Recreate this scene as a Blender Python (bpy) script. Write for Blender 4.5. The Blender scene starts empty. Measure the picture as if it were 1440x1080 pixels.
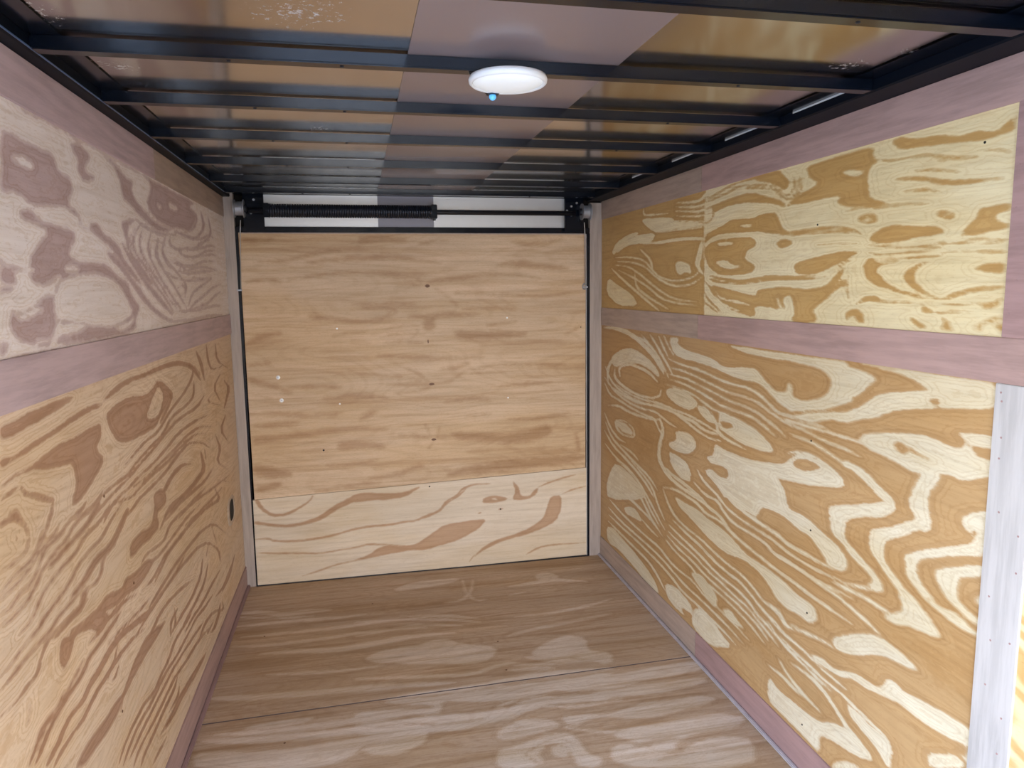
import bpy, bmesh, math, random
import numpy as np
from mathutils import Vector, Matrix

# ------------------------------------------------------------------ camera
C = bpy.context.scene.collection
W, D, H, ZC = 1.80, 3.549, 1.846, 1.875      # inner width, rear plane, wood top, roof skin
CAM = Vector((0.5742, 0.0, 1.4257))
cr = Vector((0.97781121, -0.20913271, -0.01219595))
cu = Vector((0.03951342, 0.12694806, 0.99112203))
cf = Vector((0.20572778, 0.96961214, -0.13239479))
cam = bpy.data.cameras.new('camera'); cam_o = bpy.data.objects.new('camera', cam); C.objects.link(cam_o)
cam.sensor_width = 36; cam.lens = 1018.2261 / 1440 * 36; cam.clip_start = 0.02
cam_o.matrix_world = Matrix(((cr.x, cu.x, -cf.x, CAM.x), (cr.y, cu.y, -cf.y, CAM.y), (cr.z, cu.z, -cf.z, CAM.z), (0, 0, 0, 1)))
sc = bpy.context.scene; sc.camera = cam_o
# ------------------------------------------------------------------ sky, daylight through the side door and an added front opening
world = bpy.data.worlds.new('sky'); sc.world = world; world.use_nodes = True
wn = world.node_tree; wn.nodes.clear()
wo = wn.nodes.new('ShaderNodeOutputWorld'); wb = wn.nodes.new('ShaderNodeBackground')
tc = wn.nodes.new('ShaderNodeTexCoord'); sx = wn.nodes.new('ShaderNodeSeparateXYZ')
wr = wn.nodes.new('ShaderNodeValToRGB')
wr.color_ramp.elements[0].position = 0.0; wr.color_ramp.elements[0].color = (1.0, 0.99, 0.97, 1)
wr.color_ramp.elements[1].position = 0.55; wr.color_ramp.elements[1].color = (0.42, 0.62, 1.0, 1)
wn.links.new(tc.outputs['Generated'], sx.inputs[0]); wn.links.new(sx.outputs['Z'], wr.inputs[0])
wn.links.new(wr.outputs[0], wb.inputs[0]); wn.links.new(wb.outputs[0], wo.inputs[0])
wb.inputs[1].default_value = 6.0
DOOR_Y0, DOOR_Y1, DOOR_Z = 0.16, 1.02, 1.72           # side door opening in the left wall, beside the camera
pl = bpy.data.lights.new('doorway_portal', 'AREA'); pl.shape = 'RECTANGLE'; pl.size = DOOR_Y1 - DOOR_Y0; pl.size_y = DOOR_Z
pl.cycles.is_portal = True
plo = bpy.data.objects.new('doorway_portal', pl); C.objects.link(plo)
plo.location = (-0.06, (DOOR_Y0 + DOOR_Y1) / 2, DOOR_Z / 2); plo.rotation_euler = (math.pi / 2, 0, -math.pi / 2)
pf = bpy.data.lights.new('added_front_portal', 'AREA'); pf.shape = 'RECTANGLE'; pf.size = 1.4; pf.size_y = 1.5; pf.cycles.is_portal = True
pfo = bpy.data.objects.new('added_front_portal', pf); C.objects.link(pfo); pfo.location = (0.9, -0.52, 0.75); pfo.rotation_euler = (math.pi / 2, 0, 0)  # unseen front opening, added for more even fill light
sc.view_settings.view_transform = 'Standard'; sc.view_settings.look = 'None'; sc.view_settings.gamma = 1
sc.view_settings.use_curve_mapping = False
sc.view_settings.exposure = 1.05

# ------------------------------------------------------------------ materials
def nt(name):
    m = bpy.data.materials.new(name); m.use_nodes = True
    n = m.node_tree; b = n.nodes['Principled BSDF']
    return m, n, b
def N(n, t, **k):
    x = n.nodes.new(t)
    for a, v in k.items(): setattr(x, a, v)
    return x
def math_(n, op, a, b=None, c=None, clamp=False):
    x = N(n, 'ShaderNodeMath', operation=op, use_clamp=clamp)
    for i, v in enumerate((a, b, c)):
        if v is None: continue
        if isinstance(v, (int, float)): x.inputs[i].default_value = v
        else: n.links.new(v, x.inputs[i])
    return x.outputs[0]
def mix(n, f, a, b, mode='MIX'):
    x = N(n, 'ShaderNodeMix', data_type='RGBA', blend_type=mode)
    for s, v in ((x.inputs[0], f), (x.inputs[6], a), (x.inputs[7], b)):
        if isinstance(v, (int, float)): s.default_value = v
        elif isinstance(v, tuple): s.default_value = (*v, 1)
        else: n.links.new(v, s)
    return x.outputs[2]
def noise(n, vec, scale, detail=3, rough=0.5):
    x = N(n, 'ShaderNodeTexNoise'); n.links.new(vec, x.inputs['Vector'])
    x.inputs['Scale'].default_value = scale; x.inputs['Detail'].default_value = detail; x.inputs['Roughness'].default_value = rough
    return x.outputs['Fac']
def mapped(n, scale, loc=(0, 0, 0)):
    t = N(n, 'ShaderNodeTexCoord'); m = N(n, 'ShaderNodeMapping'); n.links.new(t.outputs['Object'], m.inputs['Vector'])
    m.inputs['Scale'].default_value = scale; m.inputs['Location'].default_value = loc
    return m.outputs['Vector']
def sstep(n, v, lo, hi):
    x = N(n, 'ShaderNodeMapRange', interpolation_type='SMOOTHSTEP'); n.links.new(v, x.inputs[0])
    x.inputs[1].default_value = lo; x.inputs[2].default_value = hi
    return x.outputs[0]

def plywood(name, light, dark, grain='y', soft=0.004, edge=0.004, strength=1.0, attr=True, seed=0.0, rings=0.18, rough=0.55, echo_p=0.0075, echo_k=0.5, streak=0.0, tone=0.8):
    """pine plywood: the growth-ring figure comes from the mesh attribute, fibres and pores from noise"""
    m, n, b = nt(name)
    s = (lambda a, c: (a, c, c) if grain == 'x' else (c, a, c))
    fib = noise(n, mapped(n, s(4, 90), (seed, seed, seed)), 1.0, 5, 0.62)
    wob = noise(n, mapped(n, s(14, 40), (seed + 3, seed, seed)), 1.0, 3, 0.6)
    low = noise(n, mapped(n, s(1.2, 4.0), (seed, seed + 7, seed)), 1.0, 2, 0.5)
    ring = math_(n, 'SINE', math_(n, 'MULTIPLY', noise(n, mapped(n, s(0.7, 3.0), (seed + 1, seed + 5, seed)), 1.0, 2, 0.45), 190.0))
    if attr:
        a = N(n, 'ShaderNodeAttribute'); a.attribute_name = 'grain'
        v = math_(n, 'ADD', a.outputs['Fac'], math_(n, 'MULTIPLY', math_(n, 'SUBTRACT', wob, 0.5), edge * 4))
        v = math_(n, 'ADD', v, math_(n, 'MULTIPLY', math_(n, 'SUBTRACT', fib, 0.5), edge * 3))
        wb2 = noise(n, mapped(n, s(45, 110), (seed, seed + 2, seed)), 1.0, 3, 0.6)
        v = math_(n, 'ADD', v, math_(n, 'MULTIPLY', math_(n, 'SUBTRACT', wb2, 0.5), edge * 3))
        echo = math_(n, 'SINE', math_(n, 'MULTIPLY', math_(n, 'ADD', v, math_(n, 'MULTIPLY', low, 0.02)), 6.283 / echo_p))
        t = sstep(n, v, -soft, soft)
        t = math_(n, 'ADD', 0.5, math_(n, 'MULTIPLY', math_(n, 'SUBTRACT', t, 0.5), strength))
        rim = math_(n, 'SUBTRACT', 1.0, sstep(n, math_(n, 'ABSOLUTE', math_(n, 'ADD', v, soft * 1.6)), 0.0, soft * 1.6))
    else:
        t = sstep(n, ring, -0.6, 0.9); rim = 0.0
    col = mix(n, t, dark, light)
    if attr:
        darker = mix(n, 1.0, col, (0.83, 0.78, 0.74), 'MULTIPLY')
        col = mix(n, math_(n, 'MULTIPLY', rim, 0.45 * strength), col, darker)
        er = mix(n, 1.0, col, (0.86, 0.79, 0.70), 'MULTIPLY')
        col = mix(n, math_(n, 'MULTIPLY', sstep(n, echo, 0.1, 1.0), echo_k), col, er)
        rr = mix(n, 1.0, col, (0.82, 0.76, 0.70), 'MULTIPLY')
        col = mix(n, math_(n, 'MULTIPLY', sstep(n, ring, 0.2, 1.0), rings), col, rr)
    fd = mix(n, 1.0, col, (0.80, 0.76, 0.71), 'MULTIPLY')
    col = mix(n, math_(n, 'MULTIPLY', sstep(n, fib, 0.42, 0.70), 0.55), col, fd)
    if streak:
        st = noise(n, mapped(n, s(1.6, 34), (seed + 9, seed, seed)), 1.0, 4, 0.6); st2 = noise(n, mapped(n, s(1.1, 11), (seed + 2, seed, seed)), 1.0, 3, 0.5)
        sd = mix(n, 1.0, col, (0.80, 0.72, 0.62), 'MULTIPLY'); sl = mix(n, 1.0, col, (1.13, 1.15, 1.19), 'MULTIPLY')
        col = mix(n, math_(n, 'MULTIPLY', sstep(n, st, 0.48, 0.66), streak * 0.8), col, sd)
        sl2 = mix(n, 1.0, col, (1.14, 1.16, 1.20), 'MULTIPLY'); sd2 = mix(n, 1.0, col, (0.86, 0.80, 0.72), 'MULTIPLY')
        col = mix(n, math_(n, 'MULTIPLY', sstep(n, st2, 0.50, 0.64), streak * 0.8), col, sl2)
        col = mix(n, math_(n, 'MULTIPLY', math_(n, 'SUBTRACT', 1.0, sstep(n, st2, 0.34, 0.46)), streak * 0.7), col, sd2)
    por = noise(n, mapped(n, s(60, 420), (seed, seed, seed + 4)), 1.0, 2, 0.6)
    pd = mix(n, 1.0, col, (0.72, 0.66, 0.58), 'MULTIPLY')
    col = mix(n, math_(n, 'MULTIPLY', sstep(n, por, 0.60, 0.72), 0.45), col, pd)
    low2 = noise(n, mapped(n, s(0.9, 3.2), (seed + 4, seed + 3, seed)), 1.0, 4, 0.6)
    col = mix(n, math_(n, 'MULTIPLY', sstep(n, low2, 0.44, 0.62), tone), col, mix(n, 1.0, col, (0.94, 0.88, 0.76), 'MULTIPLY'))
    fl = mix(n, 1.0, col, (1.10, 1.11, 1.13), 'MULTIPLY')
    col = mix(n, sstep(n, low, 0.40, 0.65), col, fl)
    n.links.new(col, b.inputs['Base Color'])
    b.inputs['Roughness'].default_value = rough
    b.inputs['Specular IOR Level'].default_value = 0.35
    bp = N(n, 'ShaderNodeBump'); bp.inputs['Strength'].default_value = 0.12; bp.inputs['Distance'].default_value = 0.002
    n.links.new(fib, bp.inputs['Height']); n.links.new(bp.outputs[0], b.inputs['Normal'])
    return m
def lauan(name, c, grain='y', seed=0.0, rough=0.6):
    m, n, b = nt(name)
    s = {'y': (60, 5, 60), 'x': (5, 60, 60), 'z': (60, 60, 5)}[grain]
    f = noise(n, mapped(n, s, (seed, seed, seed)), 1.0, 5, 0.65)
    g = noise(n, mapped(n, (3, 3, 3), (seed, 2, 1)), 1.0, 3, 0.5)
    col = mix(n, sstep(n, f, 0.35, 0.68), tuple(x * 1.10 for x in c), tuple(x * 0.84 for x in c))
    col = mix(n, math_(n, 'MULTIPLY', sstep(n, g, 0.4, 0.65), 0.35), col, tuple(min(1, x * 1.25) for x in c))
    n.links.new(col, b.inputs['Base Color']); b.inputs['Roughness'].default_value = rough
    return m
def paint(name, c, rough=0.3, metal=0.0, coat=0.0, var=0.25):
    m, n, b = nt(name)
    f = noise(n, mapped(n, (1, 1, 1)), 22.0, 4, 0.6)
    col = mix(n, f, tuple(x * (1 - var) for x in c), tuple(x * (1 + var) for x in c))
    n.links.new(col, b.inputs['Base Color'])
    if var: n.links.new(math_(n, 'MULTIPLY_ADD', f, 0.16, rough - 0.08), b.inputs['Roughness'])
    else: b.inputs['Roughness'].default_value = rough
    b.inputs['Metallic'].default_value = metal
    b.inputs['Coat Weight'].default_value = coat
    return m
def roof_skin(name):
    """bare metal roof sheet with a milled sheen and white scuffs in a few places"""
    m, n, b = nt(name)
    f = noise(n, mapped(n, (3, 40, 3)), 1.0, 3, 0.5)
    big = noise(n, mapped(n, (1, 1, 1)), 1.6, 2, 0.5)
    base = mix(n, big, (0.58, 0.56, 0.56), (0.65, 0.63, 0.63))
    sp = noise(n, mapped(n, (1, 1, 1)), 95.0, 4, 0.75)
    t = N(n, 'ShaderNodeTexCoord')
    mask = None
    for (x, y, r) in SCUFFS:
        d = N(n, 'ShaderNodeVectorMath', operation='DISTANCE'); n.links.new(t.outputs['Object'], d.inputs[0])
        d.inputs[1].default_value = (x, y, ZC)
        k = math_(n, 'SUBTRACT', 1.0, math_(n, 'DIVIDE', d.outputs['Value'], r), clamp=True)
        mask = k if mask is None else math_(n, 'MAXIMUM', mask, k)
    sc_ = math_(n, 'MULTIPLY', sstep(n, math_(n, 'ADD', sp, math_(n, 'MULTIPLY', mask, 0.15)), 0.60, 0.85), sstep(n, mask, 0.0, 0.4))
    col = mix(n, sc_, base, (0.75, 0.74, 0.72))
    n.links.new(col, b.inputs['Base Color'])
    n.links.new(math_(n, 'SUBTRACT', 1.0, math_(n, 'MULTIPLY', sc_, 0.8)), b.inputs['Metallic'])
    n.links.new(math_(n, 'ADD', math_(n, 'MULTIPLY_ADD', f, 0.06, 0.10), math_(n, 'MULTIPLY', sc_, 0.5)), b.inputs['Roughness'])
    return m
SCUFFS = [(0.50, 1.30, 0.12), (0.06, 1.38, 0.10), (1.60, 1.40, 0.06), (1.66, 1.30, 0.05), (0.50, 2.19, 0.05), (0.12, 1.66, 0.07)]

M = {}
M['RL'] = plywood('ply_right_lower', (0.67, 0.61, 0.46), (0.47, 0.305, 0.145), 'y', 0.0035, 0.0020, seed=1)
M['RU'] = plywood('ply_right_upper', (0.76, 0.67, 0.43), (0.53, 0.345, 0.135), 'y', 0.0030, 0.0017, 1.0, seed=2, echo_k=0.4)
M['LL'] = plywood('ply_left_lower', (0.68, 0.53, 0.385), (0.43, 0.27, 0.18), 'y', 0.0040, 0.0020, seed=3, rings=0.35, echo_k=0.7)
M['LU'] = plywood('ply_left_upper', (0.82, 0.75, 0.72), (0.53, 0.41, 0.41), 'y', 0.0075, 0.0034, seed=4, echo_k=0.55, tone=0.15)
M['DU'] = plywood('ply_ramp_upper', (0.62, 0.455, 0.30), (0.47, 0.305, 0.175), 'x', 0.016, 0.007, 0.9, seed=5, rings=0.30, echo_k=0.3, streak=0.8)
M['DL'] = plywood('ply_ramp_lower', (0.66, 0.55, 0.42), (0.47, 0.30, 0.18), 'x', 0.005, 0.0020, seed=6, rings=0.08, echo_k=0.12, streak=0.25)
M['FL'] = plywood('ply_floor', (0.67, 0.565, 0.46), (0.53, 0.395, 0.275), 'x', 0.009, 0.005, 0.95, seed=7, rings=0.30, echo_k=0.45, streak=1.0)
M['near'] = plywood('ply_near', (0.74, 0.60, 0.36), (0.58, 0.38, 0.16), 'y', attr=False, seed=8)
M['floor_near'] = plywood('ply_floor_near', (0.56, 0.48, 0.40), (0.46, 0.34, 0.24), 'x', attr=False, seed=9)
M['mauve'] = lauan('lauan_mauve', (0.40, 0.27, 0.245), 'y', 0)
M['mauve_b'] = lauan('lauan_mauve_dark', (0.35, 0.225, 0.215), 'y', 3)
M['mauve_glare'] = lauan('lauan_mauve_glare', (0.49, 0.375, 0.39), 'y', 11)  # left strips lighter and bluer; the glare is in the colour
M['greige'] = lauan('lauan_greige', (0.40, 0.31, 0.255), 'y', 5)
M['pale'] = lauan('lauan_daylit', (0.47, 0.455, 0.45), 'z', 7)  # lightened lauan; daylight on the lower strip is in the colour
M['post'] = lauan('post_wood', (0.37, 0.30, 0.255), 'z', 9)
M['shoe'] = paint('shoe_moulding', (0.50, 0.46, 0.48), 0.5, 0.1)
M['black'] = paint('black_enamel', (0.0030, 0.0050, 0.0100), 0.17, 0.0, 0.0); M['black'].node_tree.nodes['Principled BSDF'].inputs['Specular IOR Level'].default_value = 0.36
M['blackm'] = paint('black_steel_dull', (0.006, 0.007, 0.012), 0.45)
M['skin'] = roof_skin('roof_sheet_metal')
M['strip'] = paint('centre_strip_film', (0.25, 0.195, 0.195), 0.22, 0.15, 0.0, 0.0)
M['alu'] = paint('header_aluminium', (0.60, 0.59, 0.58), 0.42, 0.55, 0.0, 0.05)
M['alu_dark'] = paint('header_dark_sheet', (0.20, 0.19, 0.22), 0.4, 0.3, 0.0, 0.05)  # darker purple-grey middle section of the header
M['steel'] = paint('galvanised_steel', (0.36, 0.37, 0.40), 0.45, 0.6)
M['cable'] = paint('wire_cable', (0.50, 0.50, 0.50), 0.4, 0.6)
M['rail'] = paint('black_rail', (0.003, 0.005, 0.010), 0.5, 0.0, 0.0, 0.0); M['rail'].node_tree.nodes['Principled BSDF'].inputs['Specular IOR Level'].default_value = 0.10
M['coil'] = paint('spring_steel', (0.020, 0.024, 0.036), 0.40, 0.3)
M['screw'] = paint('zinc_screw', (0.85, 0.84, 0.82), 0.35, 0.3)
M['hole'] = paint('dark_void', (0.012, 0.009, 0.008), 0.9)
M['knot'] = paint('knot_brown', (0.16, 0.075, 0.035), 0.6)
M['seam_daylight'] = paint('painted_light_line', (0.72, 0.76, 0.80), 0.4, 0.2, 0.0, 0.05)  # pale colour painted for daylight in the roof seams
M['white'] = paint('white_plastic', (0.86, 0.88, 0.88), 0.35, 0.0, 0.2, 0.02)
M['ground'] = paint('pale_concrete', (0.46, 0.44, 0.41), 0.9)
def lens_mat():
    m, n, b = nt('lit_lens'); b.inputs['Base Color'].default_value = (0.85, 0.88, 0.88, 1); b.inputs['Roughness'].default_value = 0.35
    b.inputs['Emission Color'].default_value = (0.88, 0.96, 1.0, 1); b.inputs['Emission Strength'].default_value = 0.10
    return m
M['lens'] = lens_mat()
m, n, b = nt('blue_indicator'); b.inputs['Base Color'].default_value = (0.08, 0.35, 0.75, 1); b.inputs['Roughness'].default_value = 0.3
b.inputs['Emission Color'].default_value = (0.12, 0.45, 1.0, 1); b.inputs['Emission Strength'].default_value = 0.35; M['blue'] = m

# ------------------------------------------------------------------ mesh helpers
def link(name, me, mat, parent=None):
    o = bpy.data.objects.new(name, me); C.objects.link(o)
    if mat is not None: me.materials.append(mat)
    if parent is not None:
        o.parent = parent
        if parent.type == 'EMPTY': o.matrix_parent_inverse = Matrix.Translation(-parent.location)
    return o
def box_bm(bm, x0, x1, y0, y1, z0, z1):
    v = [bm.verts.new((x, y, z)) for x in (x0, x1) for y in (y0, y1) for z in (z0, z1)]
    for f in ((0, 1, 3, 2), (4, 6, 7, 5), (0, 4, 5, 1), (2, 3, 7, 6), (0, 2, 6, 4), (1, 5, 7, 3)): bm.faces.new([v[i] for i in f])
def fin(name, bm, mat, parent=None, bevel=0.0, smooth=False):
    bmesh.ops.recalc_face_normals(bm, faces=bm.faces)
    if bevel: bmesh.ops.bevel(bm, geom=list(bm.edges), offset=bevel, segments=2, affect='EDGES', clamp_overlap=True)
    me = bpy.data.meshes.new(name); bm.to_mesh(me); bm.free()
    if smooth:
        for p in me.polygons: p.use_smooth = True
    return link(name, me, mat, parent)
def box(name, x0, x1, y0, y1, z0, z1, mat, parent=None, bevel=0.0):
    bm = bmesh.new(); box_bm(bm, x0, x1, y0, y1, z0, z1); return fin(name, bm, mat, parent, bevel)
def prism(name, pts, ax, a0, a1, mat, parent=None, bevel=0.0):
    """polygon pts in the plane normal to axis ax, extruded from a0 to a1"""
    bm = bmesh.new()
    def P(u, v, a): return {0: (a, u, v), 1: (u, a, v), 2: (u, v, a)}[ax]
    A = [bm.verts.new(P(u, v, a0)) for u, v in pts]; B = [bm.verts.new(P(u, v, a1)) for u, v in pts]
    bm.faces.new(A); bm.faces.new(B[::-1]); k = len(pts)
    for i in range(k): bm.faces.new((A[i], B[i], B[(i + 1) % k], A[(i + 1) % k]))
    return fin(name, bm, mat, parent, bevel)
def tube(bm, path, r, seg=10, cap=True):
    rings = []
    for i, p in enumerate(path):
        p = Vector(p); a = Vector(path[max(i - 1, 0)]); b2 = Vector(path[min(i + 1, len(path) - 1)])
        t = (b2 - a).normalized(); up = Vector((0, 0, 1)) if abs(t.z) < 0.9 else Vector((0, 1, 0))
        s = t.cross(up).normalized(); q = s.cross(t)
        rr = r[i] if isinstance(r, (list, tuple)) else r
        rings.append([bm.verts.new(p + (s * math.cos(k * 2 * math.pi / seg) + q * math.sin(k * 2 * math.pi / seg)) * rr) for k in range(seg)])
    for a, b2 in zip(rings, rings[1:]):
        for k in range(seg): bm.faces.new((a[k], a[(k + 1) % seg], b2[(k + 1) % seg], b2[k]))
    if cap: bm.faces.new(rings[0][::-1]); bm.faces.new(rings[-1])
def tube_obj(name, path, r, mat, parent=None, seg=12):
    bm = bmesh.new(); tube(bm, path, r, seg); return fin(name, bm, mat, parent, 0, True)
def empty(name, loc, label=None, cat=None, group=None, kind=None):
    o = bpy.data.objects.new(name, None); C.objects.link(o); o.location = loc; o.empty_display_size = 0.05
    if label: o['label'] = label
    if cat: o['category'] = cat
    if group: o['group'] = group
    if kind: o['kind'] = kind
    return o
def tag(o, label=None, cat=None, group=None, kind=None):
    if label: o['label'] = label
    if cat: o['category'] = cat
    if group: o['group'] = group
    if kind: o['kind'] = kind
    return o

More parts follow.
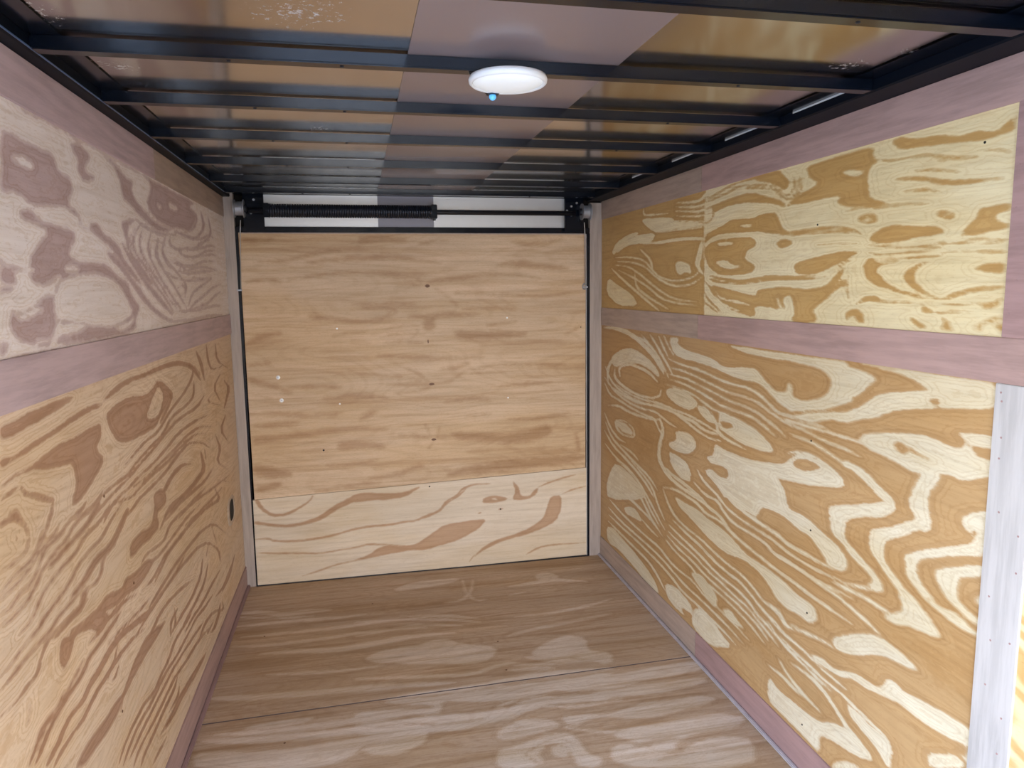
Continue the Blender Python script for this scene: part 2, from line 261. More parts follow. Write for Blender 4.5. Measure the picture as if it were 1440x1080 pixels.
# ------------------------------------------------------------------ plywood figure (wall coordinates in millimetres; L pale, D dark)
GRAIN = {}
GRAIN['RL'] = (-1, '''L3515,1213 3326,1214 3168,1199 3041,1173 2921,1136 2836,1100 2769,1062 2756,1066 2800,1112 2887,1151 3010,1189 3143,1218 3314,1235 3514,1221
L3418,1064 3306,1114 3154,1143 3024,1132 2903,1105 2817,1069 2807,1040 2921,1072 3043,1080 3198,1068 3341,1028
L3435,937 3429,1009 3376,1060 3314,1081 3320,1084 3409,1065 3470,1006 3450,935
L3265,993 3277,1032 3175,1060 3007,1057 2910,1043 2828,1021 2821,1024 2892,1053 2995,1068 3174,1072 3307,1035 3277,991
L3347,1028 3368,979 3251,947 3066,930 2898,939 2796,962 2783,998 2791,997 2812,968 2897,949 3055,942 3232,959 3338,987 3335,1028
L3489,1021 3415,955 3273,920 3086,904 2898,909 2769,925 2667,917 2554,901 2447,880 2348,873 2268,885 2268,888 2343,880 2439,887 2544,909 2658,925 2764,934 2894,917 3077,913 3257,929 3392,963 3480,1023
L3501,964 3361,908 3177,882 2999,877 2843,891 2734,869 2628,861 2625,864 2723,877 2834,899 2992,886 3164,891 3342,917 3493,967
L3501,937 3426,881 3271,872 3130,860 2979,856 2863,857 2817,825 2764,798 2759,800 2800,831 2850,866 2970,865 3119,869 3258,881 3405,890 3492,939
L3420,928 3250,903 3043,896 2861,913 2718,917 2586,911 2495,910 2407,893 2295,898 2293,902 2396,904 2483,921 2576,923 2708,929 2855,925 3033,909 3232,917 3412,933
L3342,947 3177,924 2980,920 2824,932 2683,929 2553,929 2463,924 2351,912 2270,910 2268,913 2344,919 2456,932 2547,937 2676,937 2819,940 2973,929 3165,933 3337,951
L3124,1205 2992,1187 2875,1151 2800,1098 2722,1057 2716,1059 2782,1104 2857,1157 2978,1195 3120,1208
L3019,1212 2913,1167 2818,1119 2739,1077 2734,1078 2802,1124 2897,1173 3013,1214
L2920,1218 2858,1179 2792,1136 2729,1098 2671,1063 2665,1065 2712,1104 2774,1142 2839,1185 2913,1220
L2826,1216 2786,1173 2725,1136 2718,1138 2765,1179 2818,1218
L2771,1220 2731,1178 2674,1148 2669,1150 2716,1182 2765,1221
L2725,1216 2626,1224 2641,1197 2546,1177 2415,1172 2347,1165 2282,1147 2209,1148 2129,1159 2065,1163 2022,1140 1981,1118 1951,1105 1895,1108 1884,1141 1866,1133 1859,1102 1816,1096 1743,1109 1698,1130 1686,1170 1718,1191 1781,1201 1866,1204 1957,1202 2057,1204 2143,1206 2237,1221 2167,1224 2058,1223 1940,1222 1833,1224 1751,1224 1606,1226 1598,1127 1625,1118 1733,1081 1822,1069 1865,1054 1893,1066 1940,1074 1990,1100 2052,1120 2138,1116 2231,1121 2332,1135 2470,1144 2590,1142 2672,1156
L2723,1128 2593,1114 2443,1111 2308,1095 2208,1089 2117,1091 2053,1082 1992,1061 1941,1039 1892,1038 1772,1042 1692,1034 1691,1036 1769,1048 1890,1046 1934,1046 1983,1068 2046,1090 2112,1098 2204,1097 2302,1103 2437,1120 2586,1123 2720,1132
L2721,1096 2591,1093 2456,1082 2332,1068 2230,1057 2137,1059 2051,1055 1989,1037 1920,1021 1854,1013 1852,1015 1915,1027 1983,1043 2045,1061 2133,1066 2226,1065 2326,1076 2450,1090 2586,1102 2719,1099
L2720,1067 2575,1067 2455,1056 2345,1045 2229,1030 2124,1028 2049,1021 1987,1003 1928,990 1888,975 1885,977 1921,996 1980,1010 2043,1027 2120,1035 2224,1037 2338,1052 2448,1063 2569,1076 2718,1070
L2719,1047 2574,1043 2455,1032 2357,1017 2277,1004 2156,1002 2069,1000 2006,983 1944,969 1941,971 1999,990 2063,1007 2152,1010 2272,1011 2349,1025 2447,1040 2567,1052 2717,1051
L2751,1002 2633,1025 2523,1013 2445,991 2505,954 2598,953 2715,971
L2753,1023 2620,1022 2498,1013 2411,996 2328,980 2225,987 2223,989 2322,988 2402,1004 2489,1021 2614,1030 2751,1026
L2462,981 2392,986 2337,963 2312,938 2376,936 2432,953
L2286,990 2224,985 2153,982 2075,973 2011,957 1950,930 1958,913 2039,905 2149,905 2232,919 2289,926 2297,957
D2284,953 2222,961 2186,952 2221,938 2270,933
L2354,972 2319,938 2302,902 2199,890 2104,889 2101,893 2191,900 2287,911 2300,945 2347,974
L2319,869 2267,861 2169,858 2068,864 1976,877 1890,892 1847,926 1831,938 1772,948 1724,944 1662,932 1613,916 1626,893 1680,881 1758,865 1842,853 1934,842 1876,817 1874,785 2232,686 2285,716 2394,747 2340,770 2274,755 2218,763 2213,789 2251,802 2341,786 2383,803 2323,823
D1855,911 1796,935 1739,933 1714,924 1777,898 1837,899
D1934,845 1878,846 1807,852 1757,855 1840,821 1875,806 1895,828
L2643,852 2516,866 2452,835 2498,790 2590,770 2690,769 2708,788 2633,811
L2707,751 2622,755 2526,742 2493,694 2570,681 2670,700
L2806,873 2775,827 2813,759 2820,693 2752,654 2661,631 2545,626 2453,624 2363,620 2357,625 2438,638 2529,641 2641,646 2725,668 2787,704 2780,764 2743,833 2795,877
L3441,825 3293,845 3153,834 3019,840 2877,849 2800,866 2800,869 2873,860 3012,851 3140,846 3283,857 3441,829
L3349,770 3214,794 3078,777 3066,734 3213,712 3323,722
D3287,771 3197,780 3110,760 3102,739 3230,730 3294,746 3302,742 3243,720 3096,732 3089,768 3185,790 3286,774
L3500,780 3413,711 3294,679 3191,685 3186,689 3275,690 3386,721 3489,783
L3485,736 3399,668 3221,633 3039,607 2915,590 2811,556 2805,560 2897,600 3021,618 3201,645 3373,678 3475,739
L3498,687 3371,627 3197,604 3039,574 2934,545 2848,514 2841,518 2914,555 3019,585 3177,615 3347,639 3488,691
L3496,622 3342,579 3148,564 3016,531 2926,492 2919,495 2997,541 3131,574 3323,590 3488,625
L3263,661 3106,650 3034,636 3027,640 3087,662 3256,666
L3357,543 3245,561 3116,541 2985,525 2922,486 3433,337 3462,414
L1996,1204 1902,1204 1814,1200 1742,1198 1694,1179 1685,1156 1713,1124 1759,1107 1849,1088 1865,1060 1789,1072 1703,1096 1632,1121 1580,1147 1543,1175 1513,1194 1538,1202 1598,1213 1646,1212 1705,1218 1816,1223 1912,1224 1997,1220
L1864,1044 1780,1068 1688,1084 1630,1094 1571,1117 1534,1145 1498,1161 1440,1174 1366,1185 1353,1192 1377,1200 1410,1211 1455,1218 1515,1222 1592,1227 1468,1227 1359,1227 1262,1226 1177,1228 1172,1176 1257,1165 1362,1147 1437,1134 1488,1113 1518,1097 1568,1086 1608,1070 1649,1064 1679,1066 1762,1044 1837,1038
D1351,1168 1324,1176 1318,1165 1333,1159
L1891,1027 1821,1024 1723,1025 1648,1025 1579,1026 1538,1027 1537,1030 1576,1033 1646,1033 1720,1033 1818,1033 1889,1030
L1578,1036 1540,1055 1467,1072 1400,1083 1357,1087 1306,1082 1277,1076 1250,1082 1244,1098 1271,1110 1217,1119 1173,1122 1171,1096 1215,1093 1233,1090 1218,1071 1175,1073 1172,1041 1201,1030 1248,1012 1272,1019 1306,1013 1309,994 1332,964 1334,935 1321,898 1334,873 1355,870 1368,899 1392,917 1374,973 1356,1002 1393,997 1427,1006 1487,1013 1550,1021
D1453,1049 1431,1060 1402,1049 1407,1031 1435,1033
D1405,1045 1371,1037 1333,1035 1332,1037 1368,1042 1400,1053
L1891,1022 1804,1010 1706,1000 1632,996 1562,991 1560,993 1629,1003 1703,1006 1799,1017 1889,1025
L1870,989 1761,983 1698,972 1645,960 1588,950 1534,932 1482,919 1443,910 1442,912 1477,926 1528,939 1582,957 1639,967 1692,980 1756,991 1869,992
L1633,953 1578,948 1540,935 1500,914 1458,901 1451,894 1489,877 1550,863 1639,841 1663,792 1645,760 1610,779 1626,804 1625,822 1551,840 1486,856 1431,886 1438,918 1483,933 1523,953 1565,966 1622,971
L1639,837 1668,833 1670,826 1641,830
L1875,931 1814,942 1759,947 1696,933 1643,917 1618,902 1614,904 1634,925 1688,941 1753,957 1813,951 1875,935
L1972,818 1913,812 1874,785 1845,761 1801,764 1733,744 1708,727 1781,717 1852,731 1909,741 1967,740
L1514,808 1472,831 1415,859 1373,885 1350,876 1381,853 1435,821 1507,792
L1238,940 1203,959 1174,968 1173,931 1213,921 1241,924
D1182,1143 1174,1113 1172,1114 1181,1144
L2272,713 2211,755 2214,798 2078,844 1935,856 1875,806 1868,765 1802,769 1751,764 1702,749 1640,736 1595,718 1586,687 1620,667 1672,664 1690,688 1748,718 1817,732 1871,736 1947,735 2007,728 2026,687 2068,686 2136,689 2208,699
L2343,759 2281,721 2228,696 2154,680 2084,671 1987,666 1909,665 1851,651 1780,655 1698,655 1643,664 1641,667 1693,665 1774,666 1843,662 1899,675 1979,678 2074,682 2141,692 2213,708 2263,731 2336,762
L2453,738 2398,703 2315,686 2262,669 2210,652 2114,644 2026,643 1944,642 1867,630 1786,628 1711,630 1642,638 1570,650 1569,652 1639,644 1708,637 1781,635 1861,638 1938,650 2020,651 2107,652 2201,660 2251,677 2304,694 2386,711 2448,741
L2480,683 2395,656 2287,660 2249,634 2184,615 2068,617 1984,617 1923,598 1847,599 1759,601 1678,602 1560,615 1559,617 1674,610 1754,609 1841,607 1915,607 1976,625 2061,626 2175,625 2236,643 2276,670 2384,666 2475,686
L2760,677 2677,657 2545,648 2425,633 2367,616 2274,612 2209,582 2135,569 2023,561 1920,553 1826,551 1740,545 1660,544 1562,546 1560,549 1653,553 1733,555 1819,561 1912,563 2013,571 2124,580 2195,593 2259,623 2353,628 2410,645 2530,661 2660,670 2754,681
L2705,721 2622,748 2526,735 2493,680 2570,667 2653,690
L2754,586 2653,604 2541,607 2451,605 2378,586 2270,594 2179,575 2175,578 2260,604 2367,597 2439,616 2531,618 2646,615 2753,590
L2648,580 2535,584 2429,588 2358,576 2251,577 2176,564 2105,546 2038,541 1955,543 1877,540 1794,525 1718,526 1700,498 1730,467 1790,467 1853,460 1910,469 1952,498 2015,514 2092,520 2197,500 2273,498 2383,513 2501,537 2597,551
D1746,466 1787,471 1852,456 1853,453 1793,462 1748,463
L2757,579 2707,524 2636,492 2536,480 2415,479 2303,464 2199,457 2104,457 2037,442 1972,422 1902,424 1850,399 1847,401 1894,432 1964,430 2028,451 2096,466 2191,466 2293,474 2404,488 2524,490 2620,502 2689,533 2750,582
L2664,477 2535,458 2414,451 2315,433 2210,427 2126,429 2057,415 1991,396 1919,387 1849,377 1846,379 1911,396 1983,404 2048,424 2117,438 2202,437 2304,443 2403,461 2523,469 2659,481
L2697,444 2566,426 2442,417 2341,403 2247,393 2147,395 2067,386 2011,363 1947,356 1875,341 1872,344 1939,365 2001,371 2057,395 2139,404 2237,403 2330,413 2430,427 2553,437 2692,448
L2696,414 2597,401 2470,396 2353,378 2245,374 2157,366 2065,363 1998,345 1936,333 1883,320 1880,322 1928,341 1990,352 2057,371 2149,374 2237,383 2343,387 2459,405 2585,410 2691,417
L2713,393 2612,373 2469,368 2352,351 2244,348 2144,346 2063,339 1997,327 1942,313 1939,316 1989,335 2055,347 2136,354 2235,357 2342,360 2458,377 2600,383 2708,396
L2730,371 2628,349 2499,342 2407,321 2322,329 2192,325 2096,317 2028,306 1961,292 1958,295 2020,314 2088,325 2184,333 2314,338 2397,331 2487,352 2616,358 2725,375
L2374,344 2304,325 2270,313 2274,271 2315,266 2371,283 2430,301 2492,319 2432,342
L3410,343 3262,321 3095,312 2903,309 2787,310 2695,289 2591,284 2465,291 2376,272 2266,272 2164,266 2056,257 2053,260 2156,275 2257,281 2366,281 2455,300 2581,294 2682,300 2773,321 2890,320 3080,323 3243,333 3403,347
L3436,297 3260,276 3050,275 2882,276 2749,269 2642,256 2525,244 2403,246 2291,240 2187,236 2088,228 2085,231 2178,245 2282,250 2393,255 2514,254 2629,267 2735,280 2868,287 3035,287 3242,288 3429,302
L3435,260 3259,249 3049,250 2881,243 2766,239 2658,227 2556,209 2431,212 2317,208 2211,204 2133,199 2130,202 2202,214 2307,218 2421,222 2544,219 2644,238 2752,250 2867,255 3034,262 3242,261 3429,264
L3435,222 3284,213 3093,208 2901,203 2803,177 2722,148 2716,152 2786,188 2885,215 3077,221 3266,226 3428,227
L3458,187 3351,213 3201,200 3040,188 2912,169 2812,143 2773,103 2910,103 3082,119 3273,129 3430,110
L3385,507 3216,520 3058,495 2951,443 2869,403 2748,373 2743,376 2851,413 2932,452 3039,505 3201,531 3381,511
L3335,574 3147,556 3015,531 2911,487 2831,447 2732,410 2726,413 2814,456 2893,496 2997,541 3131,566 3329,578
L3144,619 2995,586 2874,554 2815,492 2733,448 2727,451 2796,500 2856,562 2979,595 3138,622
L3260,556 3102,533 2973,494 2890,445 2787,407 2781,410 2872,454 2954,503 3085,543 3254,560
L3435,382 3235,417 3121,424 3012,414 2888,404 2786,383 2780,387 2871,415 2994,427 3105,437 3225,429 3433,386
L3205,368 3090,403 3002,387 2980,361 3088,352 3180,340
L3005,377 2885,356 2803,354 2798,358 2871,367 2999,381
L2720,181 2616,209 2486,198 2454,161 2514,126 2629,119 2700,134
L2455,183 2397,216 2298,212 2231,190 2155,182 2306,105 2467,112
D2564,148 2454,161 2483,126 2546,126
L2236,288 2174,309 2125,293 2078,284 2136,269 2197,266
L1892,442 1865,407 1832,398 1804,426 1806,427 1829,408 1853,417 1887,445
L1814,415 1747,429 1682,440 1620,448 1618,451 1678,448 1743,438 1813,418
L1968,757 1911,779 1864,766 1802,769 1750,754 1701,739 1654,731 1616,715 1593,689 1621,674 1666,686 1692,717 1741,731 1808,735 1890,741 1967,740
L1677,832 1565,866 1489,893 1443,911 1435,891 1487,862 1562,834 1602,814 1607,777 1598,760 1549,740 1514,725 1475,712 1454,680 1484,667 1511,675 1486,694 1526,711 1575,725 1619,748 1657,760 1667,796
L1597,642 1537,654 1485,670 1484,674 1535,665 1596,646
L1651,760 1602,746 1559,728 1511,714 1463,698 1460,701 1503,723 1551,737 1593,755 1648,764
L1515,817 1461,839 1415,863 1368,891 1344,924 1322,914 1322,881 1350,876 1403,850 1447,822 1463,790 1460,759 1429,740 1392,720 1352,706 1319,687 1292,671 1273,655 1294,642 1331,639 1374,632 1419,615 1456,620 1388,660 1395,675 1408,704 1452,726 1485,754 1511,763
L1648,626 1592,627 1524,632 1460,633 1422,635 1420,638 1454,643 1518,643 1586,638 1646,630
L1398,791 1362,818 1287,853 1232,878 1203,898 1200,922 1221,907 1240,920 1229,947 1174,968 1170,876 1239,852 1314,820 1349,801 1358,776 1340,750 1307,730 1286,719 1238,725 1204,712 1172,704 1189,696 1235,698 1274,704 1316,714 1349,729 1384,749 1391,772
L1302,798 1246,826 1177,855 1175,833 1235,807 1243,782 1240,755 1207,743 1171,736 1174,719 1210,725 1239,736 1268,747 1295,769
L1196,778 1170,797 1169,767 1191,765
D1337,716 1288,729 1244,724 1211,716 1178,709 1177,711 1208,720 1241,729 1286,733 1337,718
L1960,603 1866,602 1777,599 1694,595 1618,592 1561,584 1506,575 1452,566 1450,569 1500,584 1554,592 1612,601 1688,605 1770,608 1859,612 1957,607
L1636,471 1580,509 1501,552 1451,563 1415,563 1368,556 1328,546 1355,534 1400,529 1436,524 1484,504 1535,473 1590,454 1627,450
L1824,422 1764,421 1698,437 1635,450 1633,453 1694,446 1758,431 1821,425
L1933,523 1857,526 1794,525 1726,517 1696,499 1723,476 1782,476 1853,471 1910,463
L1949,433 1893,428 1853,401 1779,416 1777,419 1845,410 1884,437 1947,437
L1947,388 1870,370 1779,371 1694,361 1631,358 1570,359 1568,362 1625,367 1687,369 1772,379 1862,379 1943,391
L1946,371 1888,344 1812,331 1741,325 1675,318 1626,321 1624,324 1668,327 1734,333 1804,340 1879,354 1942,374
L1732,375 1677,394 1615,390 1545,421 1492,429 1441,434 1431,467 1402,479 1372,469 1317,478 1266,487 1218,492 1176,494 1173,456 1214,445 1272,433 1330,431 1381,432 1428,423 1490,406 1544,404 1599,381 1652,375 1699,371
L1287,367 1239,399 1193,422 1177,457 1171,412 1284,334
D1241,414 1204,412 1179,407 1177,409 1199,420 1239,417
L1885,359 1812,343 1733,340 1659,332 1599,336 1541,329 1500,325 1460,321 1423,321 1403,298 1397,255 1395,257 1396,303 1417,328 1455,328 1495,332 1536,337 1594,343 1654,340 1727,348 1805,351 1883,362
L1566,322 1524,327 1483,318 1444,318 1401,318 1396,256 1414,253 1441,273 1480,281 1521,289 1557,302
L1816,302 1732,306 1675,301 1636,288 1597,270 1559,252 1509,244 1472,232 1468,236 1500,256 1549,264 1586,281 1625,299 1665,313 1724,319 1813,306
L1604,242 1561,254 1518,251 1471,248 1457,235 1488,216 1542,200 1585,192 1630,183 1668,164 1665,112 1723,118 1784,118 1849,118 1928,118 1933,199 1873,186 1816,190 1763,193 1712,197 1663,210
L1881,280 1845,257 1789,242 1736,234 1675,234 1672,238 1727,245 1779,254 1834,268 1877,284
L1937,232 1862,235 1796,226 1749,233 1747,237 1787,238 1852,247 1934,236
L1603,123 1561,162 1513,184 1499,179 1609,102''')
GRAIN['RU'] = (1, '''D3796,1888 3046,1875 2668,1855 2423,1836 2438,1641 2427,1478 2419,1262 3792,1185 3794,1569
L2679,1740 2554,1725 2464,1721 2422,1741 2360,1751 2289,1753 2291,1756 2369,1761 2437,1750 2475,1731 2557,1736 2680,1744
L2679,1725 2496,1702 2436,1706 2370,1723 2312,1742 2316,1744 2382,1731 2446,1714 2498,1711 2679,1728
L2678,1709 2495,1685 2422,1689 2357,1709 2287,1727 2290,1729 2368,1717 2432,1697 2497,1694 2678,1712
L2677,1691 2495,1669 2439,1671 2440,1674 2496,1677 2677,1694
L2693,1674 2438,1649 2438,1652 2693,1677
L3021,1714 2710,1691 2676,1669 2452,1649 2438,1635 2708,1644 2865,1642 2921,1661 3000,1690
L3355,1574 3304,1609 3152,1639 3054,1650 3066,1663 3181,1658 3352,1627 3398,1582
L3352,1577 3328,1626 3166,1640 3039,1647 2865,1642 2901,1608 3059,1610 3188,1610
L3038,1607 2825,1594 2640,1596 2450,1587 2382,1574 2380,1577 2449,1597 2643,1607 2829,1606 3038,1611
L2864,1640 2658,1636 2451,1629 2451,1632 2661,1645 2865,1644
L3007,1758 3011,1725 2922,1715 2744,1707 2745,1711 2924,1725 2992,1730 2997,1757
L3351,1559 3165,1552 3001,1535 2904,1487 2826,1455 2667,1436 2510,1451 2456,1478 2460,1480 2517,1457 2667,1443 2818,1462 2889,1492 2990,1541 3164,1561 3352,1562
L3327,1541 3122,1527 2980,1504 2864,1456 2701,1418 2539,1421 2441,1452 2444,1454 2544,1428 2697,1426 2853,1463 2969,1510 3118,1535 3326,1544
L3376,1526 3167,1509 3020,1466 2863,1412 2700,1370 2481,1362 2480,1364 2694,1377 2851,1419 3007,1473 3159,1516 3375,1529
L3303,1499 3124,1460 2958,1420 2805,1368 2665,1353 2466,1349 2465,1351 2662,1360 2796,1375 2946,1426 3112,1467 3299,1501
L3405,1510 3264,1453 3083,1396 2919,1344 2819,1319 2814,1322 2903,1352 3064,1404 3242,1461 3396,1512
L3102,1479 3086,1413 2919,1366 2731,1329 2727,1332 2905,1375 3062,1419 3092,1479
L3451,1469 3324,1433 3116,1384 3051,1337 3298,1332 3476,1390
L2670,1518 2607,1516 2545,1501 2529,1467 2574,1475 2636,1463 2669,1484
L2456,1587 2488,1539 2508,1498 2449,1464 2437,1467 2466,1499 2447,1533 2442,1585
L2891,1490 2904,1537 3033,1587 3041,1584 2930,1532 2902,1490
D2436,1733 2386,1725 2286,1742 2195,1752 2090,1746 2001,1727 2000,1729 2090,1752 2199,1759 2293,1749 2392,1732 2436,1735
D2427,1716 2359,1716 2261,1727 2195,1738 2048,1721 1990,1710 1990,1712 2048,1728 2198,1745 2268,1734 2366,1723 2429,1719
D2426,1691 2333,1694 2214,1695 2128,1699 2008,1674 1952,1658 1932,1648 1929,1649 1947,1664 2005,1681 2129,1707 2219,1704 2339,1703 2428,1695
D2387,1698 2240,1711 2129,1714 2007,1683 1950,1663 1931,1643 1987,1662 2128,1681 2239,1688 2335,1677 2373,1672
D2425,1670 2366,1672 2392,1653 2439,1643 2436,1640 2378,1646 2354,1676 2427,1673
D2383,1612 2307,1624 2236,1641 2114,1630 2053,1640 1976,1635 1955,1600 1926,1577 1890,1570 1775,1566 1631,1564 1630,1554 1775,1560 1907,1563 2030,1580 2080,1589 2211,1593 2318,1598 2382,1588 2434,1566 2422,1603
L2189,1617 2134,1615 2102,1610 2123,1605 2167,1608
D2381,1575 2305,1580 2198,1578 2100,1572 2078,1546 2140,1532 2150,1505 2084,1486 2093,1464 2180,1455 2298,1457 2376,1477 2418,1509 2434,1554
L2342,1570 2232,1566 2220,1558 2316,1556
L2351,1504 2277,1510 2228,1490 2159,1485 2227,1476 2300,1484
D1979,1545 1943,1558 1889,1547 1897,1535 1941,1530
D1630,1552 1730,1563 1848,1567 1908,1565 1907,1562 1847,1561 1729,1557 1630,1549
D1884,1479 1842,1488 1778,1493 1703,1501 1627,1506 1626,1493 1666,1481 1723,1465 1799,1453 1865,1451
D2390,1456 2300,1439 2179,1429 2090,1434 2011,1444 1882,1439 1766,1438 1766,1441 1882,1449 2012,1454 2094,1444 2179,1440 2296,1450 2387,1460
D2402,1452 2273,1435 2123,1431 2011,1446 1882,1447 1767,1442 1774,1435 1899,1435 2011,1437 2112,1425 2248,1426 2361,1433
D2387,1427 2247,1411 2143,1397 2079,1389 2069,1409 1971,1417 1880,1416 1764,1404 1697,1418 1649,1440 1648,1422 1696,1404 1724,1385 1761,1366 1792,1346 1759,1332 1806,1320 1874,1323 1867,1348 1887,1394 1932,1383 1911,1352 1948,1356 1966,1340 2006,1355 2066,1359 2085,1319 2173,1333 2244,1343 2319,1378 2372,1396
L2087,1356 1967,1356 1937,1325 2004,1328 2075,1337
L1972,1398 1946,1355 1903,1326 1899,1328 1932,1359 1967,1399
L2362,1407 2298,1374 2177,1364 2109,1357 2108,1359 2173,1372 2291,1382 2357,1409
L2373,1382 2271,1351 2174,1338 2173,1340 2265,1358 2370,1385
D2429,1401 2405,1374 2350,1350 2294,1329 2290,1331 2338,1356 2391,1380 2423,1403
D2430,1439 2378,1412 2323,1387 2222,1372 2221,1374 2317,1393 2368,1417 2426,1441
D2455,1375 2374,1343 2318,1328 2315,1330 2365,1349 2451,1377
D2002,1754 1955,1747 1918,1717 1925,1698 1952,1696 1980,1710 2010,1724 2090,1741 2154,1761 2071,1765
D1903,1734 1895,1704 1910,1683 1932,1681 1969,1701 2028,1714 2152,1733 2219,1732 2218,1730 2151,1727 2028,1709 1972,1696 1934,1676 1903,1678 1886,1702 1900,1734
D1873,1725 1877,1687 1908,1668 1930,1671 1988,1697 1990,1695 1934,1666 1903,1663 1868,1685 1869,1724
D1852,1717 1861,1686 1909,1658 1923,1648 1920,1646 1900,1653 1851,1682 1848,1716
L1921,1744 1905,1715 1921,1691 1932,1687 1958,1702 1989,1720 1992,1719 1965,1698 1934,1681 1911,1687 1895,1713 1918,1744
D1931,1651 1847,1678 1777,1692 1825,1713 1843,1744 1750,1748 1665,1751 1568,1748 1573,1726 1547,1712 1584,1703 1587,1666 1571,1626 1510,1611 1558,1608 1655,1616 1706,1633 1678,1648 1766,1649 1845,1646
L1690,1707 1628,1704 1595,1695 1634,1685
D2031,1759 1956,1755 1973,1735 2030,1738
D1516,1754 1476,1753 1437,1739 1367,1735 1314,1722 1266,1725 1249,1718 1224,1715 1205,1725 1183,1735 1181,1707 1211,1704 1244,1703 1277,1705 1350,1713 1420,1721 1474,1723 1497,1733
D1572,1717 1505,1702 1461,1702 1461,1704 1506,1708 1572,1719
D1397,1684 1347,1678 1348,1679 1397,1686
D1661,1607 1557,1606 1486,1602 1410,1599 1410,1600 1487,1606 1558,1610 1662,1609
D1557,1601 1469,1598 1389,1595 1389,1596 1470,1602 1557,1602
D1619,1580 1607,1592 1562,1592 1543,1577 1554,1568 1592,1569
L1593,1578 1581,1584 1562,1580 1574,1574
D1370,1573 1353,1578 1320,1571 1309,1559 1327,1554 1352,1562
L1350,1569 1333,1569 1328,1563
D1576,1529 1553,1547 1506,1558 1460,1556 1406,1547 1360,1547 1330,1530 1364,1525 1414,1525 1457,1518 1526,1518
D1302,1523 1284,1534 1264,1548 1253,1571 1228,1572 1180,1575 1179,1560 1210,1557 1213,1543 1177,1534 1183,1524 1224,1524 1261,1518
D1961,1566 1855,1568 1760,1568 1672,1563 1625,1553 1598,1543 1596,1545 1622,1560 1672,1571 1761,1576 1858,1576 1963,1569
D1773,1527 1683,1526 1615,1523 1615,1525 1684,1529 1773,1529
D1979,1545 1943,1558 1889,1547 1905,1533 1950,1528
D1876,1484 1810,1494 1733,1502 1682,1507 1607,1505 1613,1497 1673,1482 1730,1460 1791,1450 1865,1454
D1575,1516 1490,1505 1381,1501 1333,1513 1334,1514 1382,1506 1490,1510 1575,1517
D1568,1498 1524,1488 1455,1491 1370,1493 1336,1503 1314,1505 1185,1495 1185,1496 1314,1509 1339,1507 1372,1498 1456,1496 1524,1493 1568,1500
D1523,1475 1464,1476 1411,1480 1354,1477 1322,1489 1184,1483 1184,1485 1322,1493 1355,1481 1411,1484 1466,1480 1523,1477
D1310,1515 1243,1508 1178,1503 1178,1504 1243,1511 1310,1516
D1303,1486 1241,1482 1179,1479 1180,1480 1241,1486 1303,1487
D1590,1461 1573,1487 1535,1481 1546,1456 1513,1430 1448,1405 1518,1413 1569,1431
D1547,1476 1487,1473 1459,1476 1460,1479 1488,1481 1548,1478
D1590,1461 1573,1487 1542,1481 1535,1472 1476,1474 1464,1471 1522,1468 1540,1456 1513,1430 1471,1413 1415,1401 1372,1392 1393,1390 1459,1401 1531,1420 1569,1431
D1453,1437 1441,1453 1405,1468 1369,1472 1394,1464 1413,1449 1417,1429 1373,1401 1332,1388 1357,1390 1405,1405 1438,1421
D1260,1452 1231,1462 1182,1464 1180,1440 1229,1444
D1333,1392 1296,1406 1256,1415 1178,1418 1177,1413 1234,1406 1286,1398 1323,1387
D1616,1369 1579,1392 1541,1396 1510,1384 1446,1383 1371,1378 1446,1379 1515,1377 1565,1383
D1346,1378 1284,1376 1241,1380 1206,1374 1206,1375 1241,1385 1285,1380 1346,1380
D1240,1381 1215,1383 1184,1396 1183,1389 1206,1371 1222,1371
D1391,1370 1371,1372 1355,1359 1385,1358
D1349,1359 1297,1361 1239,1362 1239,1364 1297,1366 1350,1360
D1427,1349 1394,1338 1367,1326 1387,1323 1409,1334
D1329,1353 1309,1338 1294,1322 1337,1324 1323,1338
D1249,1334 1229,1346 1189,1359 1180,1355 1228,1338 1231,1324
D1199,1340 1175,1344 1173,1324
D1649,1350 1616,1364 1582,1357 1567,1326 1600,1329 1615,1347 1641,1328
D1883,1327 1842,1354 1776,1351 1758,1322 1822,1315 1874,1317
D1644,1445 1653,1413 1637,1386 1633,1387 1641,1414 1641,1445
D1684,1459 1663,1475 1625,1483 1626,1485 1668,1479 1687,1460
D2009,1414 1934,1419 1845,1409 1757,1414 1712,1428 1678,1459 1651,1467 1670,1441 1697,1414 1755,1385 1801,1370 1844,1394 1915,1404 1969,1382 2007,1382
D2012,1449 1874,1449 1751,1442 1722,1451 1751,1437 1873,1436 2011,1440
D1461,1702 1398,1696 1329,1677 1266,1672 1266,1675 1329,1684 1398,1704 1462,1705
D1491,1659 1415,1648 1344,1627 1269,1620 1200,1621 1201,1624 1272,1631 1344,1638 1415,1659 1491,1663
D1437,1671 1370,1661 1308,1648 1308,1650 1370,1667 1437,1673
D1466,1628 1402,1623 1352,1614 1351,1616 1403,1631 1467,1631
D1267,1683 1217,1676 1189,1666 1188,1667 1217,1681 1267,1685''')
